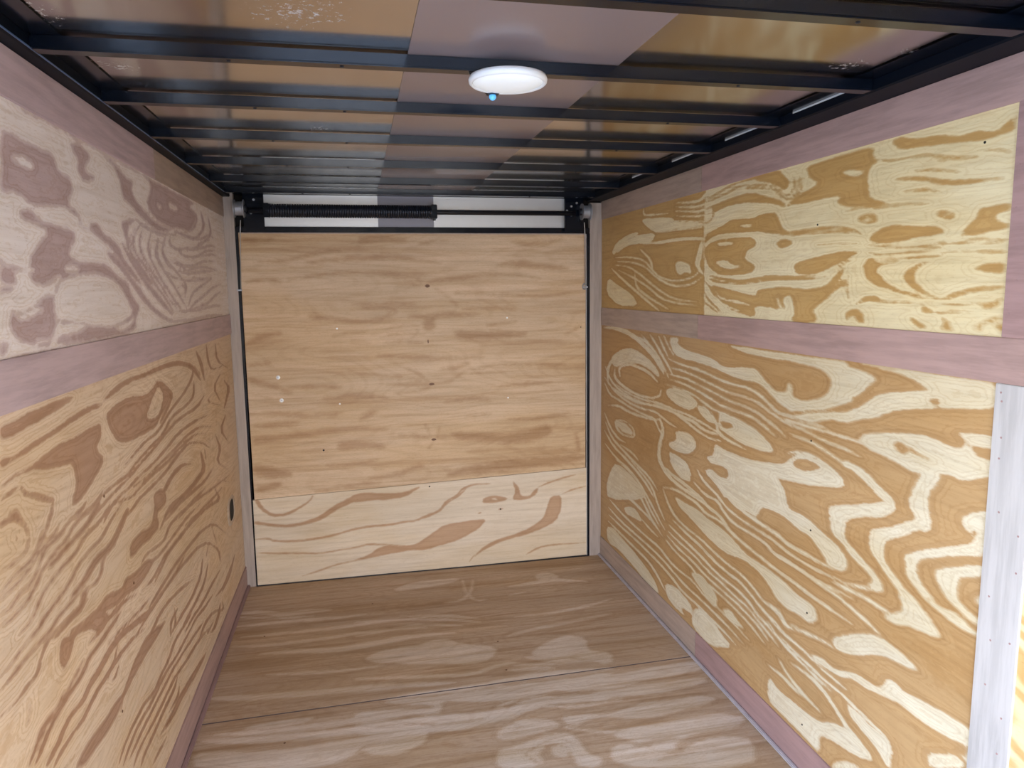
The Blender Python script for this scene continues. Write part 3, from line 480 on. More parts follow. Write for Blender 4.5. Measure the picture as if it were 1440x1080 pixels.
GRAIN['LL'] = (1, '''D1306,1211 1344,1213 1413,1217 1489,1218 1547,1219 1610,1217 1628,1211 1543,1202 1467,1194 1400,1191 1351,1188 1301,1189
D1295,1161 1343,1153 1415,1162 1509,1166 1591,1176 1682,1183 1769,1180 1791,1170 1699,1169 1598,1164 1507,1157 1419,1151 1355,1147 1291,1144
D1285,1116 1324,1124 1405,1122 1468,1131 1536,1137 1609,1132 1691,1135 1770,1137 1761,1102 1722,1086 1772,1050 1707,1025 1660,1010 1585,997 1559,1005 1596,1039 1587,1082 1551,1087 1461,1102 1390,1116 1335,1118 1284,1113
D1796,1176 1882,1186 1994,1197 2117,1193 2226,1193 2343,1195 2534,1186 2686,1160 2828,1098 2855,1098 2740,1168 2539,1202 2329,1211 2208,1208 2105,1207 1978,1210 1861,1198 1789,1180
D1796,1145 1863,1159 1975,1164 2129,1144 2204,1156 2247,1171 2358,1136 2415,1106 2319,1076 2253,1060 2209,1042 2067,1045 1944,1051 1865,1068 1823,1106
L2113,1085 2196,1127 2261,1154 2311,1120 2258,1075 2179,1068
D2234,1165 2323,1141 2393,1108 2324,1077 2238,1049 2260,1042 2355,1068 2437,1103 2355,1146 2258,1173
D2855,1117 2737,1172 2682,1125 2540,1090 2345,1063 2214,1028 2089,1028 1971,1015 1900,1003 1905,1001 1986,1008 2103,1020 2233,1020 2368,1055 2567,1082 2717,1118 2749,1163 2841,1117
D2778,1214 2832,1163 2892,1091 2916,1089 2895,1161 2798,1215
D2973,1220 2971,1157 3042,1111 3288,1103 3283,1107 3062,1118 3018,1155 2990,1219
D3152,1214 3150,1139 3404,1083 3418,1085 3199,1138 3171,1213
D3226,1082 3039,1045 3184,965 3202,964 3089,1038 3243,1078
D2718,1113 2689,1061 2581,1049 2362,1044 2268,1012 2133,1004 1995,991 1918,978 1810,980 1712,977 1624,972 1567,966 1569,964 1633,965 1721,971 1819,972 1930,970 2010,983 2149,995 2289,1004 2384,1035 2603,1039 2726,1054 2732,1111
D2879,1040 2737,1018 2448,1024 2287,1009 2146,991 2007,979 1929,970 1817,965 1705,955 1640,942 1644,940 1717,947 1830,956 1944,962 2024,970 2166,982 2309,999 2469,1013 2766,1006 2894,1036
D3050,1023 2889,1008 3185,949 3190,951 2930,1007 3063,1019
D2956,953 2670,979 2433,981 2273,963 2118,952 2000,952 1937,945 1825,945 1746,934 1678,922 1683,919 1759,926 1838,937 1951,936 2016,943 2135,943 2295,953 2457,970 2690,967 2962,949
D3012,894 2753,945 2550,951 2376,941 2207,936 2079,932 1955,934 1959,931 2092,923 2224,927 2397,931 2572,941 2763,934 3010,891
D2870,893 2686,932 2444,932 2284,923 2111,924 1992,921 1932,915 1800,940 1757,930 1721,912 1726,909 1771,923 1808,932 1940,907 2006,912 2126,915 2302,913 2465,922 2701,921 2869,890
D2922,827 2805,876 2571,924 2412,916 2254,898 2120,896 1984,895 1920,886 1839,878 1844,875 1936,876 2000,885 2137,886 2276,887 2438,904 2586,912 2791,869 2910,826
D2814,848 2828,791 2843,788 2829,845
D2746,850 2761,782 2645,776 2510,775 2319,783 2242,770 2255,763 2355,763 2550,754 2696,753 2833,762 2771,845
D2634,833 2475,874 2326,875 2235,855 2131,836 2094,795 2106,790 2164,822 2268,840 2360,859 2494,859 2633,829
L2260,807 2313,841 2453,845 2606,831 2569,803 2461,790 2299,795
D2950,742 2765,736 2593,751 2415,765 2277,766 2201,761 2209,757 2300,753 2438,751 2617,736 2799,720 2965,736
D3279,630 2849,680 2666,705 2501,721 2362,721 2370,716 2526,707 2690,690 2877,664 3292,623
D2926,675 3028,591 2768,635 2539,667 2444,671 2452,666 2562,652 2792,619 3081,572 2943,672
D3028,859 3100,786 3010,747 3246,659 3258,659 3058,738 3153,775 3045,857
D3286,896 3125,856 3287,776 3305,775 3179,846 3305,892
D3008,674 3272,596 3277,599 3011,677
D3295,1041 3385,999 3250,925 3274,920 3464,989 3316,1041
D1281,1093 1334,1097 1354,1095 1370,1076 1419,1057 1473,1039 1459,1018 1443,999 1447,997 1472,1013 1485,1039 1422,1062 1377,1079 1360,1098 1329,1103 1279,1095
D1312,1068 1326,1065 1334,1046 1360,1025 1363,1026 1344,1045 1334,1066 1312,1070
D1471,1048 1472,1038 1450,1014 1430,997 1395,976 1357,965 1296,963 1247,952 1249,950 1303,957 1365,958 1406,970 1442,991 1462,1009 1485,1034 1475,1047
D1375,1084 1422,1066 1480,1044 1478,1033 1447,1041 1387,1072
D1273,1063 1303,1060 1312,1069 1336,1062 1351,1038 1368,1023 1370,1000 1359,982 1317,978 1255,981 1256,985 1312,983 1353,987 1362,1009 1349,1030 1314,1050 1271,1052
D1313,1026 1328,1005 1331,1005 1316,1025
D1420,1000 1389,978 1367,963 1370,961 1398,973 1423,998
D1509,992 1460,977 1411,971 1363,955 1320,947 1268,944 1245,941 1247,939 1273,939 1326,942 1370,950 1418,965 1468,972 1512,990
D1642,992 1605,982 1528,980 1490,968 1416,966 1388,946 1355,926 1301,927 1273,918 1240,920 1242,917 1280,911 1308,920 1364,920 1399,939 1426,959 1500,960 1539,972 1616,974 1647,990
D1740,985 1664,968 1562,969 1520,950 1451,943 1401,934 1366,915 1329,902 1269,898 1236,901 1238,899 1275,892 1337,895 1376,908 1411,927 1460,936 1532,942 1574,961 1676,960 1745,982
D1724,977 1677,960 1601,943 1524,939 1470,934 1425,925 1430,920 1485,921 1540,927 1620,930 1701,948 1733,973
D1778,944 1697,926 1611,926 1547,907 1493,906 1424,898 1382,888 1341,864 1295,860 1298,857 1350,857 1393,881 1433,891 1503,898 1559,899 1623,918 1710,917 1784,941
D1878,924 1762,908 1698,888 1622,888 1559,880 1499,860 1445,851 1389,849 1344,833 1347,830 1398,841 1455,843 1510,852 1572,872 1634,879 1712,879 1779,899 1884,921
D1889,899 1824,876 1740,855 1673,860 1627,856 1585,841 1510,834 1522,824 1605,826 1654,838 1698,840 1771,835 1854,861 1915,888
D1790,842 1697,843 1679,817 1645,808 1583,817 1558,797 1503,800 1451,803 1388,797 1391,794 1460,794 1513,791 1571,788 1596,808 1657,798 1696,808 1713,834 1795,839
D1574,821 1552,794 1482,796 1415,792 1424,784 1495,784 1574,778 1605,805
D2122,868 2215,862 2265,822 2238,802 2141,806 2166,761 2072,757 1974,767 1926,765 1883,772 1893,805 1985,806 2081,789 2128,825
D2380,785 2256,789 2157,754 2169,749 2291,773 2391,779
D2563,713 2406,732 2247,736 2200,714 2108,721 2006,738 1959,725 1965,721 2021,728 2122,711 2221,703 2270,725 2426,720 2570,708
D2695,674 2493,693 2345,693 2235,691 2135,690 2048,702 1969,702 1974,698 2062,692 2152,679 2255,680 2368,681 2517,680 2704,669
D3052,591 2833,629 2617,648 2433,664 2292,666 2187,670 2125,662 2049,651 1957,658 1961,655 2067,640 2146,650 2207,659 2313,654 2456,651 2642,634 2859,614 3061,586
D3102,622 2903,636 2678,655 2482,660 2336,662 2205,664 2121,647 2068,631 2075,628 2142,636 2227,652 2358,649 2507,646 2705,640 2934,620 3115,616
D2799,705 2609,721 2485,724 2495,718 2639,705 2812,698
D3126,416 2891,542 2654,584 2512,594 2362,601 2249,603 2125,599 2032,597 1985,587 1992,582 2053,584 2147,585 2273,589 2388,585 2541,578 2681,568 2883,534 3111,418
D2935,436 2859,534 2842,538 2917,441
D2980,345 2976,402 2774,505 2585,550 2450,562 2308,575 2159,580 2046,581 1959,580 1870,574 1876,569 1978,568 2066,568 2181,566 2332,560 2476,546 2609,534 2766,497 2929,413 2961,352
D2759,491 2717,466 2731,460 2773,486
D1815,726 1833,741 1915,722 2026,718 2089,689 2033,681 1964,674 1903,680 1821,697 1756,703 1654,729 1574,750 1499,759 1484,771 1566,758 1659,747 1696,755 1777,734
D1912,669 1810,697 1743,700 1683,706 1636,699 1579,702 1584,697 1654,685 1703,691 1762,684 1827,681 1917,663
D2044,611 1939,619 1852,631 1771,642 1689,646 1693,643 1784,631 1865,620 1955,607 2051,607
D2416,584 2309,579 2226,567 2234,562 2334,566 2425,580
D2659,481 2602,438 2484,424 2405,422 2286,428 2203,421 2211,416 2310,413 2431,406 2514,407 2637,422 2672,475
D2738,431 2648,393 2500,386 2369,389 2279,378 2288,373 2396,373 2529,369 2684,376 2752,425
D2954,326 2761,340 2602,341 2437,358 2343,353 2352,347 2464,341 2633,323 2798,321 2968,319
D2536,458 2336,507 2206,527 2088,536 2011,526 1965,517 1972,512 2033,512 2109,522 2227,513 2355,491 2544,453
D2793,291 2623,312 2484,336 2385,326 2394,321 2512,319 2653,293 2805,284
D2944,195 2958,155 2766,235 2604,260 2520,241 2531,234 2637,241 2789,217 2993,132 2961,188
D2242,480 2240,431 2183,425 2191,420 2267,418 2252,476
D3180,254 2986,240 2820,265 2831,258 3029,217 3198,245
D3278,265 3108,235 2957,228 2972,220 3159,211 3298,257
D1503,857 1447,857 1396,846 1349,838 1300,836 1253,829 1219,826 1221,823 1260,822 1308,829 1358,830 1405,838 1457,849 1506,855
D1580,825 1507,824 1446,823 1403,815 1358,814 1308,814 1261,810 1214,805 1217,802 1269,801 1317,804 1367,805 1414,806 1458,813 1520,814 1585,822
D1603,792 1539,795 1443,803 1385,800 1358,786 1339,763 1298,767 1264,761 1206,765 1208,762 1271,754 1306,759 1348,756 1369,778 1395,792 1451,795 1549,786 1607,789
D1301,738 1299,713 1286,702 1289,699 1308,707 1304,736
D1440,674 1407,663 1346,669 1321,661 1295,644 1276,631 1280,627 1307,634 1333,651 1356,659 1419,652 1445,670
D1545,684 1490,676 1443,666 1384,662 1336,658 1306,636 1309,633 1346,649 1394,653 1454,657 1502,667 1549,680
D1449,773 1499,759 1564,751 1656,736 1718,703 1691,691 1645,692 1570,736 1515,748 1489,720 1451,707 1432,736
D1784,679 1700,681 1630,678 1566,678 1522,663 1466,661 1404,658 1362,649 1328,636 1301,620 1306,616 1343,623 1376,636 1419,644 1481,647 1540,649 1584,664 1649,663 1721,665 1792,673
D1988,591 1869,613 1761,636 1672,636 1613,626 1550,625 1518,613 1455,620 1418,613 1382,601 1334,595 1348,582 1398,586 1435,598 1472,604 1538,595 1572,607 1638,606 1700,615 1787,613 1894,588 2020,564
D1960,555 1864,579 1767,591 1702,590 1642,589 1586,588 1543,581 1502,575 1447,580 1395,578 1365,569 1369,564 1407,566 1460,567 1516,562 1559,568 1603,574 1659,574 1721,575 1786,576 1882,564 1966,549
D2164,483 2072,505 1972,528 1891,525 1812,510 1782,500 1752,490 1690,500 1641,499 1576,507 1514,511 1455,505 1496,477 1567,472 1655,461 1719,465 1761,475 1818,479 1895,484 1994,482 2084,479
D1741,611 1704,592 1653,584 1709,542 1748,562 1742,567 1696,554 1671,574 1721,580 1747,607
D2282,463 2184,464 2181,420 2191,415 2211,449 2292,458
D2451,369 2319,384 2207,392 2138,372 2040,371 1984,362 1889,383 1827,382 1768,381 1712,372 1686,354 1691,350 1726,361 1783,369 1842,369 1905,370 2001,348 2060,357 2160,357 2231,377 2343,368 2460,363
D2491,325 2353,337 2236,338 2113,353 2017,353 1945,349 1866,358 1805,358 1746,350 1706,331 1711,327 1761,337 1821,345 1882,345 1963,335 2036,339 2133,338 2258,322 2379,321 2501,319
D2619,266 2443,293 2297,312 2166,324 2065,326 1991,327 1922,328 1858,329 1796,326 1744,319 1749,314 1812,313 1874,315 1939,314 2010,313 2085,311 2187,309 2321,296 2470,276 2630,259
D2695,203 2486,253 2356,264 2199,290 2094,293 2017,291 1946,293 1865,300 1803,297 1776,282 1781,278 1819,284 1882,286 1964,279 2036,276 2115,277 2220,274 2380,247 2512,235 2705,196
D2224,274 2167,262 2067,266 1991,265 1921,264 1855,263 1826,247 1832,243 1872,249 1938,249 2010,250 2087,250 2191,245 2233,268
D2607,152 2421,181 2275,202 2185,208 2102,213 2002,221 2012,212 2138,185 2225,178 2317,170 2469,147 2626,139
D2759,193 2617,212 2771,148 2889,159 2925,196 2908,204 2846,182 2738,170 2655,194 2771,186
D2234,234 2199,221 2103,227 2110,221 2223,204 2244,228
D2068,177 1987,189 1924,190 1930,184 2006,173 2075,172
D1744,476 1727,460 1733,456 1751,472''')
GRAIN['LU'] = (1, '''D1467,1760 1650,1761 1804,1760 2105,1756 2395,1752 2964,1754 2836,1727 2979,1704 2835,1634 2726,1638 2574,1631 2456,1611 2375,1615 2265,1626 2173,1665 2085,1682 2079,1717 1988,1737 1916,1754 1846,1753 1760,1752 1649,1754 1492,1751
L1451,1747 1507,1755 1597,1751 1741,1751 1916,1754 2103,1751 2318,1751 2348,1725 2276,1667 2420,1629 2549,1624 2332,1601 2194,1620 2124,1659 2070,1680 2081,1721 1964,1746 1868,1753 1781,1752 1643,1732 1540,1705 1452,1694 1415,1702 1422,1732
D1415,1702 1453,1701 1501,1698 1561,1697 1636,1700 1654,1665 1719,1664 1722,1636 1687,1610 1742,1594 1768,1574 1684,1599 1594,1594 1519,1584 1464,1597 1431,1599 1391,1594
L1444,1659 1487,1668 1537,1660 1520,1651 1470,1653
D1732,1735 1780,1748 1831,1738 1850,1726 1812,1705 1808,1689 1875,1687 1802,1665 1754,1684 1770,1709 1743,1723
D1953,1752 2030,1744 2096,1723 2172,1721 2148,1690 2206,1664 2324,1642 2485,1635 2598,1633 2476,1607 2353,1608 2214,1631 2138,1652 2065,1661 2059,1696 2013,1733
D2301,1689 2390,1736 2561,1742 2701,1725 2689,1688 2568,1687 2507,1637 2347,1654
L2395,1685 2457,1686 2432,1673
L2551,1708 2669,1703 2640,1689 2546,1690
L2239,1672 2297,1642 2412,1626 2547,1625 2552,1628 2427,1633 2316,1648 2246,1674
D2858,1722 2954,1700 2884,1653 2720,1627 2724,1624 2916,1649 3003,1707 2871,1726
D3042,1729 3070,1673 2911,1619 2731,1625 2598,1623 2592,1620 2709,1613 2925,1609 3132,1675 3063,1732
D2158,1620 2251,1602 2405,1593 2616,1610 2617,1613 2415,1601 2268,1610 2164,1623
D3180,1722 3215,1656 2997,1603 2784,1569 2788,1567 3020,1597 3265,1657 3198,1725
D2034,1601 2097,1615 2160,1617 2091,1592 2083,1564 2104,1529 2193,1495 2307,1447 2250,1446 2156,1484 2073,1527 2055,1571
D1802,1577 1861,1586 1892,1564 1966,1552 2016,1533 2038,1508 2122,1478 2179,1446 2116,1455 2032,1485 1958,1522 1911,1540 1819,1558
D1729,1588 1744,1578 1742,1570 1773,1561 1808,1561 1810,1562 1780,1565 1752,1573 1754,1581 1732,1589
D1458,1569 1496,1579 1531,1566 1577,1557 1713,1558 1706,1528 1653,1507 1616,1470 1576,1449 1576,1483 1527,1481 1492,1499 1527,1517 1573,1544 1520,1552 1461,1554
D1650,1496 1726,1488 1849,1492 1945,1474 2021,1445 1890,1461 1796,1467 1691,1469 1631,1457
D1366,1482 1402,1471 1422,1441 1357,1441
D1469,1460 1502,1474 1548,1469 1558,1442 1486,1441
D2205,1612 2103,1561 2140,1520 2234,1489 2306,1456 2314,1458 2255,1493 2160,1524 2124,1562 2212,1611
D2218,1598 2166,1556 2208,1518 2314,1482 2321,1484 2227,1522 2187,1557 2225,1598
D2307,1595 2251,1551 2277,1511 2370,1473 2378,1474 2298,1514 2273,1552 2315,1595
D2382,1585 2322,1539 2378,1500 2386,1501 2346,1541 2390,1585
D2469,1596 2404,1549 2457,1506 2553,1493 2559,1495 2481,1510 2430,1550 2478,1596
D2539,1606 2499,1574 2621,1556 2790,1577 2913,1578 3023,1610 3195,1630 3193,1633 3004,1616 2901,1584 2789,1584 2629,1564 2525,1579 2548,1607
D2599,1569 2688,1542 2899,1544 3112,1581 3296,1593 3297,1596 3100,1588 2894,1552 2706,1549 2608,1571
D2563,1527 2654,1511 2827,1510 3025,1536 3280,1548 3281,1551 3019,1543 2824,1517 2668,1518 2570,1530
D2603,1494 2730,1482 2976,1494 3308,1511 3307,1514 2974,1502 2734,1490 2607,1496
D2418,1490 2565,1462 2808,1459 3140,1472 3139,1475 2810,1466 2578,1469 2423,1492
D2323,1574 2399,1572 2462,1567 2467,1569 2409,1578 2326,1576
D1492,1499 1580,1534 1643,1542 1696,1527 1670,1501 1726,1488 1826,1496 1922,1486 1970,1466 2052,1450 2074,1418 2146,1388 2105,1356 2080,1324 1959,1318 1805,1319 1675,1321 1573,1325 1558,1336 1622,1342 1723,1348 1726,1359 1666,1364 1591,1365 1580,1394 1568,1415 1601,1442 1615,1463 1558,1442 1509,1438 1492,1467 1472,1473
L1568,1415 1611,1449 1689,1461 1796,1467 1916,1461 1990,1436 2040,1404 2077,1371 1967,1348 1860,1345 1735,1355 1647,1367 1583,1369 1571,1391
L1636,1478 1695,1483 1723,1473 1652,1468
L1911,1342 2025,1350 2090,1361 2053,1340 1962,1331
D1386,1399 1410,1389 1485,1403 1537,1422 1570,1421 1572,1394 1574,1366 1550,1340 1530,1324 1467,1326 1400,1344 1373,1370
L1409,1386 1484,1400 1522,1395 1466,1384 1422,1379
L1560,1339 1626,1347 1725,1355 1724,1356 1622,1352 1558,1340
L1478,1337 1540,1333 1541,1335 1478,1339
D1336,1348 1360,1343 1360,1328 1331,1322
D1368,1322 1422,1320 1571,1319 1571,1316 1367,1317
D1364,1481 1398,1465 1462,1465 1463,1468 1404,1471 1368,1482
D1486,1470 1542,1478 1571,1462 1566,1442 1517,1442 1467,1454
D1357,1441 1407,1435 1392,1429 1353,1423
D2028,1546 2079,1502 2165,1461 2261,1422 2368,1384 2481,1351 2499,1354 2414,1392 2303,1430 2205,1469 2117,1509 2041,1549
D1906,1523 1983,1514 2060,1477 2144,1441 2253,1391 2400,1350 2529,1328 2417,1333 2264,1365 2152,1407 2081,1445 2002,1480 1927,1503
D2150,1593 2072,1559 2127,1528 2216,1489 2313,1440 2423,1396 2510,1357 2520,1358 2449,1400 2336,1444 2238,1493 2146,1533 2092,1560 2157,1592
D2213,1578 2162,1541 2238,1499 2339,1456 2448,1402 2561,1367 2570,1368 2471,1405 2360,1459 2257,1503 2182,1543 2220,1578
D2298,1564 2262,1526 2327,1487 2416,1440 2536,1389 2611,1365 2620,1367 2561,1393 2439,1444 2349,1490 2284,1528 2306,1564
D2379,1574 2340,1535 2391,1499 2487,1457 2591,1412 2690,1369 2700,1370 2618,1415 2511,1461 2414,1503 2364,1537 2387,1574
D2467,1590 2403,1543 2482,1512 2589,1481 2704,1448 2673,1401 2684,1400 2737,1450 2613,1486 2505,1517 2428,1545 2476,1590
D2516,1520 2652,1511 2728,1489 2827,1503 3046,1516 3305,1511 3310,1514 3052,1524 2820,1511 2740,1496 2671,1518 2520,1522
D2632,1519 2648,1490 2659,1491 2643,1520
D2812,1474 2964,1467 3194,1481 2946,1447 2781,1420 2719,1376 2730,1375 2809,1416 2968,1441 3241,1482 2967,1475 2815,1476
D3367,1455 3153,1441 3000,1413 2832,1389 2714,1358 2723,1356 2855,1383 3024,1407 3175,1434 3372,1452
D3353,1424 3174,1405 3097,1385 2801,1365 2610,1355 2613,1353 2811,1357 3118,1377 3205,1398 3363,1421
D2516,1362 2834,1350 3180,1361 3336,1360 3337,1363 3173,1370 2832,1358 2517,1364
D2461,1330 2766,1319 3092,1323 3365,1321 3365,1325 3087,1334 2763,1329 2460,1333
D2589,1436 2660,1446 2697,1425 2627,1414 2632,1412 2729,1424 2674,1452 2584,1438
D2799,1611 3018,1616 3166,1647 3269,1643 3279,1646 3162,1655 3013,1624 2801,1614
D2758,1565 2974,1581 3187,1606 3298,1608 3305,1611 3185,1614 2968,1588 2757,1568
D2996,1557 3210,1571 3326,1572 3332,1575 3213,1580 2994,1560''')
GRAIN['DL'] = (1, '''D58,428 82,381 133,340 203,340 263,369 315,402 333,429 328,433 310,409 258,379 200,354 138,356 95,394 75,438
D51,311 132,292 215,281 301,290 372,310 434,349 519,385 601,391 688,382 778,398 849,434 845,444 773,417 687,410 601,422 511,414 422,373 363,331 297,308 215,296 134,307 54,328
D507,418 568,432 688,418 793,415 847,439 775,389 670,392 583,385 514,381
D48,234 112,229 136,214 253,203 338,209 423,220 510,240 596,251 683,249 772,260 826,260 880,284 945,298 982,342 1046,374 1091,420 1088,423 1040,383 976,351 939,308 877,294 823,271 770,271 682,260 595,262 508,251 421,231 336,220 253,214 138,224 114,240 48,237
D60,166 133,152 249,144 350,132 436,143 523,149 592,161 679,148 767,139 767,142 679,157 592,170 522,157 435,151 350,141 250,153 134,161 60,169
D626,139 679,153 749,137 830,144 903,194 967,235 1077,245 1169,247 1169,214 1075,160 983,131 856,114 766,112 677,102 589,91 502,81 450,72 590,110
D261,29 347,46 416,67 502,84 502,87 414,75 345,54 260,32
D802,128 876,178 940,210 1004,232 1077,245 1169,247 1183,232 1131,193 1057,162 965,132 874,107 784,115
D696,126 783,134 519,90 520,87 786,125 696,130
D825,264 908,286 955,312 983,351 1037,375 1065,410 1118,428 1209,430 1209,434 1116,439 1059,419 1031,384 976,360 948,320 903,297 824,267
D1161,332 1171,360 1227,370 1301,350 1282,333 1217,328
L1208,352 1236,355 1245,340
D1320,339 1339,385 1321,443 1358,403 1367,355 1414,351 1433,378 1462,395 1452,358 1405,333 1357,332
D1463,394 1531,415 1607,433 1665,447 1664,450 1605,442 1527,424 1461,397
D1509,297 1529,343 1586,344 1586,271 1557,206 1489,173 1393,143 1279,124 1194,93 1147,68 1110,43 1148,87 1223,129 1317,149 1413,179 1490,231
D1587,347 1646,364 1718,381 1717,384 1643,373 1586,350
D1093,24 1121,60 1118,63 1089,27
D1393,35 1461,65 1528,73 1718,72 1718,75 1527,82 1458,74 1391,38
D1143,275 1157,278 1155,284 1141,280
D1249,290 1273,291 1272,297 1249,296''')
GRAIN['DU'] = (1, '''D71,1637 166,1638 215,1659 213,1667 166,1656 76,1672
D145,1555 240,1549 354,1573 483,1597 614,1619 613,1626 481,1615 351,1591 239,1567 146,1561
D599,1639 714,1652 814,1647 816,1665 715,1676 598,1672
D883,1634 1020,1651 1019,1661 882,1644
D351,1542 481,1554 612,1558 727,1567 861,1554 982,1541 983,1551 864,1572 729,1595 611,1588 480,1576 350,1556
D267,1474 397,1484 511,1500 642,1499 808,1476 877,1468 878,1473 811,1491 643,1513 510,1514 396,1499 267,1479
D78,1459 188,1468 234,1457 236,1463 189,1486 78,1465
D692,1487 842,1478 884,1452 886,1455 845,1489 692,1491
D920,1451 981,1463 1068,1470 1191,1491 1191,1495 1067,1484 979,1476 919,1455
D842,1433 876,1433 876,1440 842,1440
D554,1354 637,1352 720,1347 856,1349 857,1353 721,1360 637,1365 554,1358
D942,1294 1028,1293 1080,1283 1082,1290 1030,1316 941,1302
D880,1273 950,1289 948,1220 887,1221
D353,1287 434,1279 583,1261 686,1269 740,1304 732,1317 682,1286 584,1281 438,1303 357,1315
D465,1204 548,1216 665,1209 718,1229 802,1244 888,1241 888,1244 802,1254 715,1238 665,1218 548,1226 465,1208
D681,1190 767,1206 887,1202 887,1206 766,1216 681,1194
D697,1163 799,1165 885,1158 886,1163 800,1178 697,1168
D546,1175 629,1164 630,1171 547,1182
D65,1167 147,1197 224,1220 221,1238 138,1231 58,1183
D661,1102 796,1082 970,1067 1184,1077 1184,1085 971,1091 798,1105 661,1110
D457,1017 573,1017 691,1000 793,992 871,975 872,979 795,1003 692,1011 574,1029 457,1021
D845,1012 888,975 890,978 848,1014
D795,1040 861,1008 905,966 907,968 866,1016 796,1043
D63,995 158,968 253,932 259,950 165,990 71,1021
D72,1069 168,1082 167,1095 71,1081
D707,964 871,946 933,952 985,962 985,965 932,962 871,955 707,967
D740,919 862,920 915,947 914,950 861,929 740,922
D241,963 371,959 487,953 488,961 372,982 241,971
D63,946 157,917 159,923 65,952
D402,904 586,904 704,891 706,901 587,933 402,914
D1046,877 1181,880 1180,887 1045,884
D58,843 201,827 348,820 349,830 203,855 59,853
D1335,1642 1426,1614 1592,1651 1590,1663 1425,1648 1337,1654
D1264,1529 1352,1525 1496,1507 1627,1509 1628,1523 1500,1545 1354,1563 1262,1543
D980,1458 1086,1470 1227,1482 1352,1481 1479,1467 1480,1471 1353,1494 1226,1495 1084,1483 980,1463
D1048,1398 1243,1388 1405,1377 1627,1386 1627,1389 1405,1386 1243,1398 1048,1401
D1082,1319 1224,1320 1350,1314 1350,1319 1224,1335 1082,1324
D1042,1181 1167,1162 1295,1172 1403,1181 1404,1201 1293,1215 1168,1214 1046,1219
D1165,1035 1347,1033 1608,1028 1608,1033 1347,1047 1165,1039
D1120,1000 1273,999 1273,1005 1120,1006
D970,1021 1043,1018 1113,1052 1110,1062 1037,1047 969,1031
D983,862 1108,866 1216,860 1217,868 1108,890 982,870
D1272,931 1402,928 1532,939 1532,946 1400,948 1272,938
D1610,1182 1685,1216 1681,1224 1606,1189
D1205,1235 1350,1249 1349,1259 1204,1245
D820,1288 1046,1286 1170,1290 1170,1297 1046,1305 820,1295
D349,822 449,819 483,833 482,839 448,839 349,829
D567,792 623,806 654,831 649,842 610,836 562,802
D67,705 148,711 279,722 412,735 529,747 699,732 700,742 529,762 411,753 278,744 147,736 66,734
D71,783 200,775 283,798 281,808 199,804 71,793
D750,705 863,693 906,678 908,683 865,709 750,710
D881,753 906,698 910,700 885,755
D951,742 941,688 945,687 955,741
D899,635 926,669 923,672 896,637
D943,676 1051,684 1177,691 1177,696 1050,698 942,681
D459,647 576,654 678,643 681,672 578,692 458,695
D53,559 133,527 234,530 238,558 145,591 65,605
D74,453 188,489 182,518 64,500
D623,542 675,539 675,544 624,548
D404,574 523,568 643,585 642,592 521,588 404,580
D605,493 746,498 837,527 871,532 865,562 828,554 742,521 604,509
D348,454 553,465 656,477 655,482 551,481 348,459
D759,702 872,696 873,706 759,712
D1013,673 1157,653 1306,632 1443,641 1542,673 1519,731 1429,698 1305,684 1160,699 1016,713
D993,486 1103,493 1249,493 1397,506 1396,520 1247,534 1098,534 990,500
D1105,479 1307,499 1494,498 1715,520 1710,561 1489,554 1300,558 1097,530
D1655,665 1674,570 1693,572 1673,668
D1306,756 1438,743 1627,777 1625,784 1435,763 1307,763
D1088,785 1215,787 1215,796 1088,793
D808,1461 856,1445 807,1425 808,1423 863,1445 809,1464
D953,1421 1002,1389 1055,1338 1057,1340 1007,1395 954,1424
D835,1239 866,1222 834,1189 835,1187 874,1222 837,1241
D950,954 1023,967 1095,1017 1183,1026 1183,1029 1091,1026 1019,976 949,958
D603,1336 686,1340 765,1316 717,1287 719,1284 775,1321 687,1351 603,1340''')
